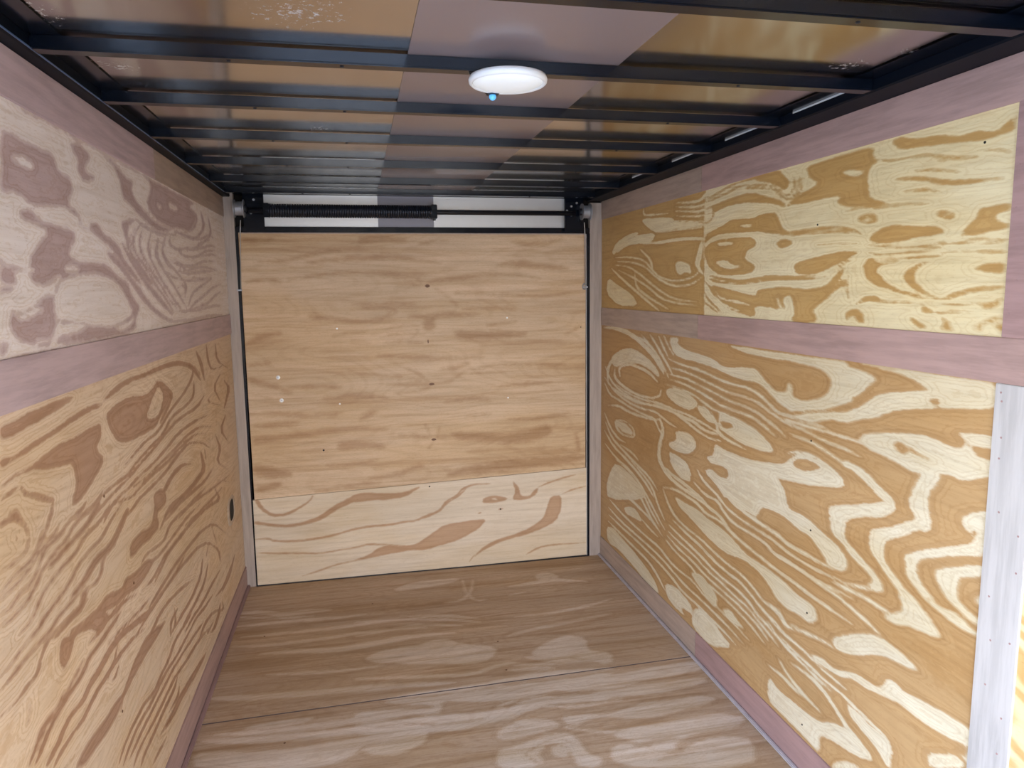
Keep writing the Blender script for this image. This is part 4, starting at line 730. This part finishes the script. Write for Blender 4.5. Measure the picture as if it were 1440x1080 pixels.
GRAIN['FL'] = (-1, '''L6,3246 115,3214 211,3164 301,3178 407,3186 406,3204 296,3228 206,3212 110,3263 3,3264
L18,3116 128,3107 260,3110 411,3091 563,3107 562,3116 409,3117 257,3135 124,3133 17,3125
L55,3010 169,2999 312,2997 458,2995 637,3019 820,3009 820,3018 637,3044 456,3019 310,3021 166,3023 54,3018
L26,2932 180,2903 346,2909 488,2922 634,2936 811,2918 812,2926 634,2960 486,2946 344,2932 176,2926 24,2940
L146,2842 282,2826 421,2793 560,2804 703,2831 805,2851 805,2865 702,2871 557,2844 418,2832 278,2865 144,2856
L-5,3218 182,3150 332,3146 332,3152 180,3167 -6,3224
L543,2712 599,2755 698,2776 798,2782 790,2695 719,2670 623,2658
L191,2677 361,2643 491,2632 623,2648 623,2656 489,2654 359,2666 190,2685
L14,2553 127,2515 247,2509 369,2492 492,2487 617,2475 770,2481 770,2494 617,2512 490,2524 366,2529 242,2547 121,2552 12,2566
L145,2470 180,2473 179,2478 144,2475
L164,2337 244,2326 289,2326 377,2348 375,2361 282,2364 237,2364 161,2350
L71,2331 180,2303 324,2294 437,2297 581,2294 754,2309 754,2318 580,2319 434,2322 321,2318 175,2327 70,2340
L40,2299 164,2259 295,2247 417,2237 495,2238 609,2231 748,2250 748,2263 607,2267 492,2274 413,2273 290,2282 158,2294 37,2311
L19,2245 142,2230 224,2207 331,2200 417,2207 494,2208 584,2206 664,2216 744,2208 737,2142 656,2097 576,2107 538,2143 495,2117 443,2095 339,2094 51,2161
D523,2136 551,2162 594,2169 594,2173 548,2173 521,2139
D657,2103 736,2121 736,2127 657,2109
L699,3329 785,3336 887,3343 1013,3382 1015,3409 891,3421 786,3413 698,3355
L913,3143 996,3135 1055,3228 1084,3378 1080,3380 1046,3243 995,3161 914,3153
L1029,3391 1018,3216 1056,3122 1110,3136 1111,3144 1062,3143 1028,3227 1033,3392
L1234,3248 1358,3249 1452,3270 1617,3219 1621,3231 1461,3305 1364,3284 1236,3260
L1396,3371 1479,3374 1507,3309 1428,3250 1386,3293
L1214,3150 1303,3169 1305,3179 1215,3159
L745,3036 897,3007 1044,2946 1046,2956 901,3036 745,3046
L516,3040 743,3013 966,2942 1039,2914 1040,2921 969,2962 744,3034 516,3047
L517,2906 664,2927 813,2941 960,2898 961,2907 815,2969 663,2954 516,2916
L1118,2763 1213,2779 1326,2801 1492,2829 1616,2861 1618,2871 1498,2856 1330,2828 1216,2805 1119,2772
L1199,2928 1357,2918 1531,2950 1666,3001 1668,3009 1535,2971 1361,2939 1200,2935
L516,2845 659,2835 805,2847 922,2842 923,2850 806,2869 659,2857 516,2853
L637,2676 726,2769 859,2813 951,2738 1073,2686 1027,2597 941,2576 837,2615 716,2630
L1184,2602 1260,2672 1364,2724 1441,2674 1409,2577 1500,2541 1467,2451 1352,2534 1231,2562
L1163,2573 1250,2527 1340,2492 1484,2496 1487,2507 1348,2523 1259,2558 1166,2584
L516,2569 671,2538 825,2514 929,2490 1074,2547 1150,2515 1313,2498 1315,2505 1155,2537 1077,2569 930,2511 827,2535 671,2559 516,2576
L614,2401 763,2401 889,2395 1089,2420 1291,2422 1457,2421 1460,2433 1299,2457 1093,2454 891,2428 764,2434 613,2413
L642,2489 768,2462 871,2459 872,2469 770,2490 642,2499
L1077,2499 1156,2484 1249,2471 1252,2481 1162,2511 1079,2509
L601,2399 786,2389 887,2388 1082,2396 1281,2392 1450,2403 1433,2356 1264,2335 1129,2320 1061,2302 903,2328 808,2361 799,2287 751,2287 658,2320 516,2321 516,2353 635,2341 778,2318 781,2345 697,2359
L516,2301 656,2279 810,2274 928,2256 1040,2262 1100,2304 1185,2284 1405,2278 1390,2236 1263,2243 1176,2252 1083,2231 1027,2202 942,2196 868,2179 788,2187 686,2202 517,2222
D723,2230 861,2209 935,2221 935,2226 862,2221 723,2234
D574,2255 689,2245 804,2222 804,2225 689,2256 574,2259
L1018,2402 1111,2351 1210,2375 1297,2355 1447,2356 1619,2367 1767,2377 1769,2383 1625,2384 1452,2373 1302,2371 1213,2392 1114,2367 1019,2408
L1131,2378 1303,2374 1441,2379 1632,2399 1793,2401 1795,2347 1670,2325 1529,2321 1466,2299 1360,2301 1258,2313 1199,2338
L993,2271 1077,2311 1148,2294 1239,2250 1315,2244 1399,2258 1504,2257 1601,2264 1604,2270 1510,2275 1403,2276 1319,2262 1245,2268 1154,2312 1079,2329 993,2276
L985,2231 1088,2278 1148,2242 1228,2212 1329,2210 1425,2225 1426,2229 1332,2222 1231,2224 1152,2254 1090,2290 985,2235
L1297,2269 1356,2290 1421,2286 1491,2293 1600,2292 1766,2290 1762,2254 1630,2237 1530,2225 1434,2248 1378,2239 1322,2229
L1192,2174 1264,2167 1345,2148 1414,2164 1473,2183 1577,2180 1688,2188 1749,2151 1682,2123 1574,2116 1503,2101 1408,2113 1330,2141 1266,2136 1223,2115 1192,2133
L994,2159 1074,2191 1152,2162 1178,2126 1101,2105 1027,2093 959,2100 966,2136
L1186,2112 1246,2074 1322,2046 1423,2056 1424,2061 1326,2059 1251,2086 1188,2116
L1317,2035 1401,2064 1487,2064 1591,2070 1708,2074 1785,2024 1726,1988 1639,1989 1575,1985 1504,1963 1481,1914 1428,1927 1384,1991
L949,2047 1007,2052 1120,2091 1190,2084 1209,2032 1212,1968 1257,1932 1223,1897 1166,1927 1172,1986 1152,2036 1109,2046 1063,2003 1074,1957 1039,1948 1016,1945 933,1965
D1026,2010 1092,2046 1148,2061 1184,2027 1186,2030 1150,2069 1092,2054 1026,2013
D1022,2020 1042,1969 1080,1938 1081,1940 1047,1975 1023,2022
L1115,2026 1150,2027 1169,1996 1144,1967 1109,1983
L1299,1984 1370,1985 1421,1937 1478,1906 1595,1951 1680,1950 1747,1916 1675,1793 1347,1869 1275,1919
D1361,1959 1445,1962 1515,1972 1520,1986 1454,1990 1366,1979
D1400,1887 1472,1891 1555,1894 1557,1900 1477,1906 1401,1892''')

def grain_field(key, U, V, su):
    base, txt = GRAIN[key]
    F = np.full(U.shape, base * 0.02)
    x = U * su
    for line in txt.split('\n'):
        sg = 1 if line[0] == 'L' else -1
        P = np.array([[float(q) for q in t.split(',')] for t in line[1:].split()]) / 1000
        n = np.roll(P, -1, axis=0); P = np.stack([P * .78 + n * .22, P * .22 + n * .78], 1).reshape(-1, 2)
        P = P * [su, 1]
        lo = P.min(0) - .022; hi = P.max(0) + .022
        m = (x >= lo[0]) & (x <= hi[0]) & (V >= lo[1]) & (V <= hi[1])
        if not m.any(): continue
        xx = x[m]; yy = V[m]; d = np.full(xx.shape, 1.0); ins = np.zeros(xx.shape, bool)
        for (x0, y0), (x1, y1) in zip(P, np.roll(P, -1, axis=0)):
            ex, ey = x1 - x0, y1 - y0; L = ex * ex + ey * ey + 1e-12
            t = np.clip(((xx - x0) * ex + (yy - y0) * ey) / L, 0, 1)
            d = np.minimum(d, (xx - x0 - t * ex) ** 2 + (yy - y0 - t * ey) ** 2)
            if ey != 0: ins ^= ((y0 > yy) != (y1 > yy)) & (xx < ex * (yy - y0) / ey + x0)
        s = np.clip(np.where(ins, 1, -1) * np.sqrt(d), -.02, .02)
        F[m] = np.maximum(F[m], s) if sg > 0 else np.minimum(F[m], -s)
    return F
def panel(name, key, ax, a, thick, quad, res, mat, parent=None, su=1.0):
    """sheet of plywood: face on the plane coordinate[ax]=a, body behind it by thick (signed); quad = u0,u1, v0a,v0b (bottom at u0,u1), v1"""
    u0, u1, va, vb, v1 = quad
    nu = max(2, int((u1 - u0) / res[0]) + 1); nv = max(2, int(((max(v1) if isinstance(v1, tuple) else v1) - va) / res[1]) + 1)
    s, t = np.meshgrid(np.linspace(0, 1, nu), np.linspace(0, 1, nv), indexing='ij')
    U = u0 + (u1 - u0) * s; v0 = va + (vb - va) * s; v1a = v1 if isinstance(v1, tuple) else (v1, v1)
    V = v0 + ((v1a[0] + (v1a[1] - v1a[0]) * s) - v0) * t
    F = grain_field(key, U, V, su).ravel()
    A = np.full(U.shape, a); oth = [i for i in range(3) if i != ax]
    co = np.zeros((nu * nv, 3)); co[:, ax] = A.ravel(); co[:, oth[0]] = U.ravel(); co[:, oth[1]] = V.ravel()
    idx = np.arange(nu * nv).reshape(nu, nv)
    q = np.stack([idx[:-1, :-1], idx[1:, :-1], idx[1:, 1:], idx[:-1, 1:]], -1).reshape(-1, 4)
    # back corners
    cs = [idx[0, 0], idx[-1, 0], idx[-1, -1], idx[0, -1]]
    back = co[cs].copy(); back[:, ax] = a + thick
    n0 = len(co); co = np.vstack([co, back]); F = np.r_[F, np.full(4, -.02)]
    edges = [idx[:, 0], idx[-1, :], idx[::-1, -1], idx[0, ::-1]]
    faces = q.tolist() + [[n0, n0 + 3, n0 + 2, n0 + 1]]
    for k, e in enumerate(edges):
        faces.append(list(map(int, e[::-1])) + [n0 + k, n0 + (k + 1) % 4])
    me = bpy.data.meshes.new(name); me.from_pydata(co.tolist(), [], faces); me.update()
    at = me.attributes.new('grain', 'FLOAT', 'POINT'); at.data.foreach_set('value', F.astype(np.float32))
    return link(name, me, mat, parent)

# ------------------------------------------------------------------ the shell
YB = -0.50     # the unseen end behind the camera, opened for fill light
def wall_root(name): return empty(name, (0, 0, 0), kind='structure')
wr_ = wall_root('wall_right'); wl_ = wall_root('wall_left'); wre = wall_root('wall_rear')
box('backing', W + .012, W + .05, YB, D + .10, -.05, 1.93, M['blackm'], wr_)
bm = bmesh.new()
for (y0, y1, z0, z1) in ((YB, DOOR_Y0, -.05, 1.93), (DOOR_Y1, D + .10, -.05, 1.93), (DOOR_Y0, DOOR_Y1, DOOR_Z, 1.93), (DOOR_Y0, DOOR_Y1, -.05, 0.0)):
    box_bm(bm, -.05, -.012, y0, y1, z0, z1)
fin('backing', bm, M['blackm'], wl_)
panel('plywood_panel', 'RL', 0, W, .012, (1.16, D, .05, .05, 1.25), (.012, .006), M['RL'], wr_, .45)
panel('plywood_panel', 'RU', 0, W, .012, (1.16, D, 1.30, 1.30, 1.80), (.012, .006), M['RU'], wr_, .45)
box('plywood_panel', W, W + .012, YB, 1.12, .05, 1.80, M['near'], wr_)
panel('plywood_panel', 'LL', 0, 0.0, -.012, (DOOR_Y1, D, .05, .05, 1.25), (.012, .006), M['LL'], wl_, .6)
panel('plywood_panel', 'LU', 0, 0.0, -.012, (DOOR_Y1, D, 1.30, 1.30, 1.80), (.012, .006), M['LU'], wl_, .6)
box('plywood_panel', -.012, 0, YB, DOOR_Y0, .05, 1.80, M['near'], wl_)
# door_1: dark aluminium edging of the side door opening
bm = bmesh.new()
for (y0, y1, z0, z1) in ((DOOR_Y0 - .012, DOOR_Y0 + .012, 0, DOOR_Z), (DOOR_Y1 - .012, DOOR_Y1 + .012, 0, DOOR_Z), (DOOR_Y0, DOOR_Y1, DOOR_Z - .012, DOOR_Z + .012)):
    box_bm(bm, -.055, .004, y0, y1, z0, z1)
tag(fin('door_1', bm, M['blackm']), kind='structure')
bm = bmesh.new()
for (x0, x1, z0, z1) in ((0, .2, 0, ZC), (1.6, W, 0, ZC), (.2, 1.6, 1.5, ZC)): box_bm(bm, x0, x1, YB, YB + .03, z0, z1)
tag(fin('wall_front_unseen', bm, M['near']), kind='structure')  # unseen wall; its opening is added and sized to balance the daylight
# floor
fl = panel('floor', 'FL', 2, 0.0, -.018, (0.0, W, 2.405, 2.445, D), (.010, .010), M['FL'], None, 1.0); tag(fl, kind='structure')
f2 = panel('floor', 'FL', 2, 0.0, -.018, (0.0, W, 1.185, 1.225, (2.397, 2.437)), (.010, .010), M['FL'], None, 1.0); tag(f2, kind='structure')
tag(box('floor', 0, W, YB, 1.20, -.02, -.002, M['floor_near']), kind='structure')
prism('seam_filler', [(0, 2.3965), (W, 2.4365), (W, 2.4453), (0, 2.4053)], 2, -.018, -.0006, paint('seam_dark', (.13, .095, .095), .8), fl)
tag(box('floor', -.01, W + .01, YB, D + .06, -.034, -.0195, M['blackm']), kind='structure')
tag(box('ground', -14, 6, -10, 10, -.62, -.60, M['ground']), kind='structure')

# trims: flat lauan strips that cover the joints of the panels
ns = [0]
def trim(mat, x0, x1, y0, y1, z0, z1, bev=.0012):
    ns[0] += 1
    return tag(box(f'trim_{ns[0]}', x0, x1, y0, y1, z0, z1, M[mat], None, bev), kind='structure')
T = .005
trim('mauve', W - T, W + .001, YB, 2.455, 1.757, H); trim('greige', W - T + .001, W + .001, 2.4565, D, 1.757, H)
trim('mauve', W - T, W + .001, YB, 2.460, 1.2287, 1.3175); trim('greige', W - T + .001, W + .001, 2.4615, D, 1.2287, 1.3175)
trim('pale', W - T, W + .001, 1.087, 1.180, .1065, 1.2280); trim('mauve_b', W - T, W + .001, 1.087, 1.176, 1.3180, 1.7565)
trim('mauve_glare', -.001, T, DOOR_Y1 + .013, 2.385, 1.757, H); trim('greige', -.001, T - .001, 2.3865, D, 1.757, H)
trim('mauve_glare', -.001, T, DOOR_Y1 + .013, D, 1.2287, 1.3175)
trim('mauve', -.001, T, YB, DOOR_Y0 - .013, 1.2287, 1.3175)
def baseboard(name, x0, x1, y0, y1, mat, hgt=.1063):
    o = box(name, x0, x1, y0, y1, 0, hgt, M[mat], None, .0012); o['kind'] = 'structure'; return o
baseboard('baseboard_right', W - T, W + .001, YB, 2.425, 'mauve_b'); baseboard('baseboard_right', W - T + .001, W + .001, 2.4265, D, 'greige')
baseboard('baseboard_left', -.001, T, DOOR_Y1 + .013, D, 'mauve')
trim('shoe', W - T - .013, W - T, YB, D - .002, 0, .011, .003); trim('mauve_b', T, T + .014, DOOR_Y1 + .013, D - .002, 0, .012, .003)

# nail heads set in the panels
def disc(name, c, ax, r, h, mat, parent, seg=10, dome=False):
    bm = bmesh.new(); c = Vector(c); d = [Vector((1, 0, 0)), Vector((0, 1, 0)), Vector((0, 0, 1))][ax] * h
    tube(bm, [c, c + d * .6, c + d], [r, r, r * (.55 if dome else .85)], seg)
    return fin(name, bm, mat, parent)
for (y, z) in ((1.764, .991), (1.749, .737), (1.749, .492), (1.749, .148), (1.777, 1.583), (1.251, 1.698)):
    disc('nail_head', (W, y, z), 0, .0028, -.0012, M['hole'], wr_)
for (y, z) in ((1.166, 1.211), (1.163, 1.194), (1.158, 1.123), (1.159, 1.081), (1.150, .975), (1.104, .941), (1.102, .868), (1.103, .724),
               (1.146, .71), (1.15, .613), (1.108, .564), (1.111, .486), (1.157, .798), (1.164, 1.641), (1.165, 1.563), (1.162, 1.499), (1.152, 1.426), (1.163, 1.364)):
    disc('nail_head', (W - T, y, z), 0, .0022, -.0008, M['mauve_b'], wr_)
for (y, z) in ((1.897, .702), (1.744, .97), (1.739, .452)):
    disc('nail_head', (0, y, z), 0, .0035, .0012, M['knot'], wl_)
for (x, y) in ((1.082, 2.732), (1.071, 2.508), (.592, 3.214), (.296, 2.236), (.146, 3.0)):
    disc('nail_head', (x, y, -.0012), 2, .004, .0022, M['knot'], fl)

# ------------------------------------------------------------------ roof: metal skin, centre strip, beams, side rails
ce = empty('ceiling', (0, 0, 0), kind='structure')
box('roof_sheet', -.05, W + .05, YB - .03, D + .10, ZC + .0015, ZC + .012, M['skin'], ce)
box('centre_strip', .690, 1.118, YB, D - .02, ZC - .0016, ZC + .0008, M['strip'], ce)
beams = [(0.70, 'black roof beam behind the camera, nearest the front wall'),
         (1.088, 'black steel roof bow crossing the top right corner of the photo, nearest the camera'),
         (1.472, 'black steel roof bow that carries the round white dome light'),
         (1.835, 'black steel roof bow just behind the dome light, next towards the ramp'),
         (2.222, 'black steel roof bow second behind the dome light towards the ramp'),
         (2.655, 'black steel roof bow third behind the dome light, middle of the far half'),
         (3.060, 'black steel roof bow second from the rear header'),
         (3.400, 'black steel roof bow nearest the rear header and ramp spring')]
XL, XR = .034, 1.716
for i, (y, lab) in enumerate(beams[1:]):
    bm = bmesh.new(); w_ = .033 if i else .036
    # shallow top hat: web with a lip along each lower edge
    box_bm(bm, XL + .001, XR - .001, y, y + w_, ZC - .0265, ZC - .0022)
    o = fin('roof_bow', bm, M['black'], None, .0028); tag(o, lab, 'roof bow', 'black roof bows')
    for x in (.36, .565, 1.395):
        disc('rivet', (x, y + w_ / 2, ZC - .0264), 2, .004, -.0020, M['blackm'], o, 8, True)
# side rails, an angle with a lip; the left edge highlight is painted as a blue bar
def rail(name, x_in, x_out, lab):
    s = 1 if x_in > x_out else -1
    pts = [(x_out, H + .0005), (x_in - s * .004, H + .0005), (x_in, H + .004), (x_in, ZC - .0022), (x_out, ZC - .0022)]
    o = prism(name, pts, 1, YB, D - .001, M['rail']); tag(o, lab, 'rail', 'roof side rails'); return o
rl = rail('roof_rail', XL, -.012, 'long black roof rail along the top of the left wall')
rr = rail('roof_rail', XR, W + .012, 'wide black roof rail along the top of the right wall')
box('painted_rail_reflection', XL - .002, .085, YB, D - .02, ZC - .0019, ZC - .0003, M['black'], rl)  # black plate painted in for the rail's dark reflection in the roof
box('painted_rail_reflection', 1.665, XR + .002, YB, D - .02, ZC - .0019, ZC - .0003, M['black'], rr)  # same painted reflection beside the right rail
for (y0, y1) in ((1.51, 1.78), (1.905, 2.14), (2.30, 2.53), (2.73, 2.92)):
    box('painted_light_line', XR - .0016, XR + .001, y0, y1, ZC - .0065, ZC - .0024, M['seam_daylight'], rr)  # pale bars stand in for daylight showing through the seams
box('painted_light_line', XL - .001, XL + .0012, 1.30, 3.40, H + .0035, H + .0062, paint('rail_edge_highlight', (.10, .17, .33), .3, .2, .0, .2), rl)  # edge highlight of the left rail, painted on a thin blue bar

# ------------------------------------------------------------------ rear wall: posts, header, ramp door
trim('post', 0.0, .046, D - .004, D + .03, 0, 1.87); trim('post', 1.737, W, D - .004, D + .03, 0, 1.84)
box('backing', -.03, W + .03, D + .06, D + .09, -.05, 1.93, M['hole'], wre)
box('header_beam', .0465, 1.7365, D - .002, D + .05, 1.690, 1.716, M['black'], wre, .002)
box('header_sheet', .17, .690, D + .012, D + .02, 1.700, 1.868, M['alu'], wre)
box('header_sheet', .690, .955, D + .012, D + .02, 1.700, 1.868, M['alu_dark'], wre)
box('header_sheet', .955, 1.612, D + .012, D + .02, 1.700, 1.868, M['alu'], wre)
box('header_beam', .0465, 1.7365, D - .012, D + .05, 1.8585, ZC - .001, M['black'], wre, .002)
box('sheet_joint', .252, .258, D + .0105, D + .012, 1.717, 1.760, M['alu'], wre)
dr = empty('door_2', (W / 2, D, 0), kind='structure')
panel('upper_panel', 'DU', 1, D, .018, (.060, 1.7155, .432, .484, 1.6865), (.008, .008), M['DU'], dr, 1.0)
panel('lower_panel', 'DL', 1, D + .0015, .018, (.051, 1.7235, -.002, .006, (.4295, .4815)), (.006, .005), M['DL'], dr, 1.0)
prism('edge_channel', [(.047, 1.69), (.0595, 1.69), (.0500, .0), (.0375, .0)], 1, D - .003, D + .05, M['black'], dr)
prism('edge_channel', [(1.7190, 1.69), (1.7370, 1.69), (1.7370, .0), (1.7265, .0)], 1, D - .003, D + .05, M['black'], dr)
prism('edge_trim', [(1.7155, 1.6865), (1.7185, 1.6865), (1.7260, .005), (1.7225, .005)], 1, D - .002, D + .02, M['cable'], dr)
prism('edge_trim', [(.0600, 1.6840), (1.7155, 1.6840), (1.7155, 1.6885), (.0600, 1.6885)], 1, D - .001, D + .02, M['greige'], dr)
for (x, z) in ((.199, 1.017), (.209, .907)):
    s_ = disc('screw', (x, D, z), 1, .010, -.004, M['screw'], dr, 14, True)
    disc('screw_socket', (x, D - .004, z), 1, .004, -.0006, M['steel'], s_, 8)
for (x, z) in ((.479, 1.241), (.477, .878), (1.306, 1.275), (1.306, .872)):
    disc('screw', (x, D, z), 1, .0045, -.0015, M['screw'], dr, 8, True)
for (x, z, r) in ((.391, .655, .005), (.897, .438, .004), (1.259, .293, .004), (1.69, 1.22, .003)):
    disc('nail_head', (x, D + (.0015 if z < .45 else 0), z), 1, r, -.0012, M['hole'], dr, 8)
for (x, z, w_, h_) in ((.914, 1.437, .011, .008), (.922, .957, .013, .006), (.925, .678, .012, .006), (.910, 1.168, .003, .010)):
    bm = bmesh.new(); k = 14
    c0 = [bm.verts.new((x + w_ * math.cos(a * 2 * math.pi / k) * (1 + .18 * math.sin(3 * a)), D - .0008, z + h_ * math.sin(a * 2 * math.pi / k))) for a in range(k)]
    c1 = [bm.verts.new((v.co.x, D + .002, v.co.z)) for v in c0]
    bm.faces.new(c0)
    for i in range(k): bm.faces.new((c0[i], c0[(i + 1) % k], c1[(i + 1) % k], c1[i]))
    fin('wood_knot', bm, M['knot'], dr)
# cable eyes near the top of the ramp edges
bm = bmesh.new(); box_bm(bm, .041, .062, D - .012, D + .002, 1.424, 1.431); fin('cable_eye', bm, M['steel'], dr, .001)
bm = bmesh.new(); tube(bm, [(1.706 + .009 * math.cos(a), D - .010, 1.425 + .014 * math.sin(a)) for a in np.linspace(0, 2 * math.pi, 18)], .0035, 6, False)
box_bm(bm, 1.700, 1.724, D - .011, D + .001, 1.418, 1.426); fin('cable_eye', bm, M['steel'], dr)
# black bar stands in for the dark threshold gap between ramp and floor
box('dark_gap_bar', .045, 1.735, D - .006, D + .002, -.004, .0035, M['blackm'], dr)

# ------------------------------------------------------------------ torsion spring over the ramp
k_ = 3.50 / D
def at(x, z, y=3.50):
    s = y / D; return (CAM.x + (x - CAM.x) * s, CAM.z + (z - CAM.z) * s)
YS = 3.50
sp = empty('torsion_spring_assembly', (W / 2, YS, 1.69), 'black torsion spring and shaft with cable drums above the ramp door', 'door spring')
x0, z0 = at(.11, 1.787); x1, _ = at(1.66, 1.787)
tube_obj('shaft', [(x0, YS, z0), (x1, YS, z0)], .0115, M['blackm'], sp)
xa, _ = at(.18, 1.787); xb, _ = at(.955, 1.787)
bm = bmesh.new(); turns = 70; R = .0265; path = []
for i in range(turns * 10 + 1):
    a = i / 10 * 2 * math.pi; path.append((xa + (xb - xa) * i / (turns * 10), YS + R * math.cos(a), z0 + R * math.sin(a)))
tube(bm, path, .0052, 6)
fin('coil_spring', bm, M['coil'], sp, 0, True)
tube_obj('spring_core', [(xa, YS, z0), (xb, YS, z0)], .0235, M['coil'], sp, 20)
xc, _ = at(.940, 1.787); xd, _ = at(.968, 1.787)
box('winding_cone', xc, xd, YS - .031, YS + .031, z0 - .033, z0 + .033, M['black'], sp, .003)
disc('winding_bolt', (xd - .012, YS, z0 - .033), 2, .007, -.006, M['black'], sp, 6)
box('winding_cone', xa - .004, xa + .022, YS - .03, YS + .03, z0 - .031, z0 + .031, M['black'], sp, .003)
for (ua, ub, bolts) in ((.088, .178, ((.135, 1.835), (.158, 1.792), (.120, 1.776))), (1.604, 1.700, ((1.668, 1.838), (1.640, 1.822), (1.640, 1.778), (1.618, 1.80)))):
    p0, _ = at(ua, 1.79, 3.53); p1, _ = at(ub, 1.79, 3.53)
    br = box('mounting_bracket', p0, p1, 3.520, 3.537, 1.700, 1.872, M['black'], sp, .002)
    for (bx, bz) in bolts:
        qx, qz = at(bx, bz, 3.52); disc('bolt', (qx, 3.520, qz), 1, .006, -.005, M['steel'], br, 6)
for (ux, lab) in ((.070, 'left'), (1.716, 'right')):
    cx, cz = at(ux, 1.795, 3.49); s = 1 if lab == 'left' else -1
    bm = bmesh.new()
    tube(bm, [(cx - .022, YS - .01, cz), (cx - .018, YS - .01, cz), (cx - .014, YS - .01, cz), (cx + .014, YS - .01, cz), (cx + .018, YS - .01, cz), (cx + .022, YS - .01, cz)], [.040, .040, .031, .031, .040, .040], 28)
    dm = fin('cable_drum', bm, M['steel'], sp)
    disc('drum_hub', (cx + s * .022, YS - .01, cz), 0, .017, s * .010, M['blackm'], dm, 12)
# lift cables from the drums to the ramp
xl, zl = at(.076, 1.79, 3.52)
o = tube_obj('lift_cable', [(xl, 3.500, zl - .048), (.073, 3.520, 1.690), (.058, D - .008, 1.428)], .0022, M['cable'], None, 6)
tag(o, 'thin steel lift cable under the left cable drum', 'cable', 'ramp lift cables')
xl, zl = at(1.702, 1.79, 3.52)
o = tube_obj('lift_cable', [(xl, 3.500, zl - .048), (1.7045, 3.528, 1.690), (1.708, D - .014, 1.430)], .0022, M['cable'], None, 6)
tag(o, 'thin steel lift cable under the right cable drum', 'cable', 'ramp lift cables')

# ------------------------------------------------------------------ slot plate low on the left wall near the rear post
se = empty('slot_plate', (0, 3.272, .47), 'pale rimmed oval plate with a tall black slot, low on the left wall', 'slot plate')
def oval(bm, x, cy, cz, ry, rz, k=28): return [bm.verts.new((x, cy + ry * math.copysign(abs(math.cos(a)) ** .7, math.cos(a)), cz + rz * math.copysign(abs(math.sin(a)) ** .7, math.sin(a)))) for a in [i * 2 * math.pi / k for i in range(k)]]
bm = bmesh.new(); A = oval(bm, .0, 3.272, .470, .090, .062); B = oval(bm, .003, 3.272, .470, .086, .058); E_ = oval(bm, .003, 3.280, .470, .056, .048); F_ = oval(bm, .0008, 3.280, .470, .053, .045)
for P, Q in ((A, B), (B, E_), (E_, F_)):
    for i in range(28): bm.faces.new((P[i], P[(i + 1) % 28], Q[(i + 1) % 28], Q[i]))
fin('rim', bm, lauan('slot_rim', (.50, .40, .31), 'y', 4), se, 0, True)
bm = bmesh.new(); G = oval(bm, .0012, 3.280, .470, .053, .045); bm.faces.new(G)
G2 = oval(bm, .0002, 3.280, .470, .053, .045)
for i in range(28): bm.faces.new((G[i], G2[i], G2[(i + 1) % 28], G[(i + 1) % 28]))
fin('slot', bm, M['hole'], se)

# ------------------------------------------------------------------ dome light under the second beam
LX, LY, LZ = .890, 1.492, ZC - .0285
dl = empty('dome_light', (LX, LY, LZ), 'round white dome light with a small blue switch under the roof', 'ceiling light')
def lathe(bm, prof, k=48):
    R_ = [[bm.verts.new((LX + r * math.cos(a * 2 * math.pi / k), LY + r * math.sin(a * 2 * math.pi / k), LZ + z)) for a in range(k)] for r, z in prof]
    for a, b2 in zip(R_, R_[1:]):
        for i in range(k): bm.faces.new((a[i], a[(i + 1) % k], b2[(i + 1) % k], b2[i]))
    bm.faces.new(R_[0]); bm.faces.new(R_[-1][::-1])
bm = bmesh.new(); lathe(bm, [(.070, 0), (.0775, -.002), (.0795, -.008), (.0785, -.0135), (.075, -.0165), (.071, -.0145), (.070, -.011)]); fin('light_base', bm, M['white'], dl, 0, True)
bm = bmesh.new(); lathe(bm, [(.0715, -.0120), (.069, -.0135), (.066, -.0150), (.060, -.0185), (.048, -.0215), (.032, -.0235), (.016, -.0245), (.004, -.0248)]); fin('lens', bm, M['lens'], dl, 0, True)
bm = bmesh.new(); sx_, sy_ = LX - .016, LY + .083
bmesh.ops.create_uvsphere(bm, u_segments=14, v_segments=8, radius=.0075, matrix=Matrix.Translation((sx_, sy_, LZ - .020)))
fin('switch', bm, M['blue'], dl, 0, True)
box('switch_housing', sx_ - .015, sx_ + .015, LY + .066, sy_ + .010, LZ - .0165, LZ - .004, M['blackm'], dl, .003)
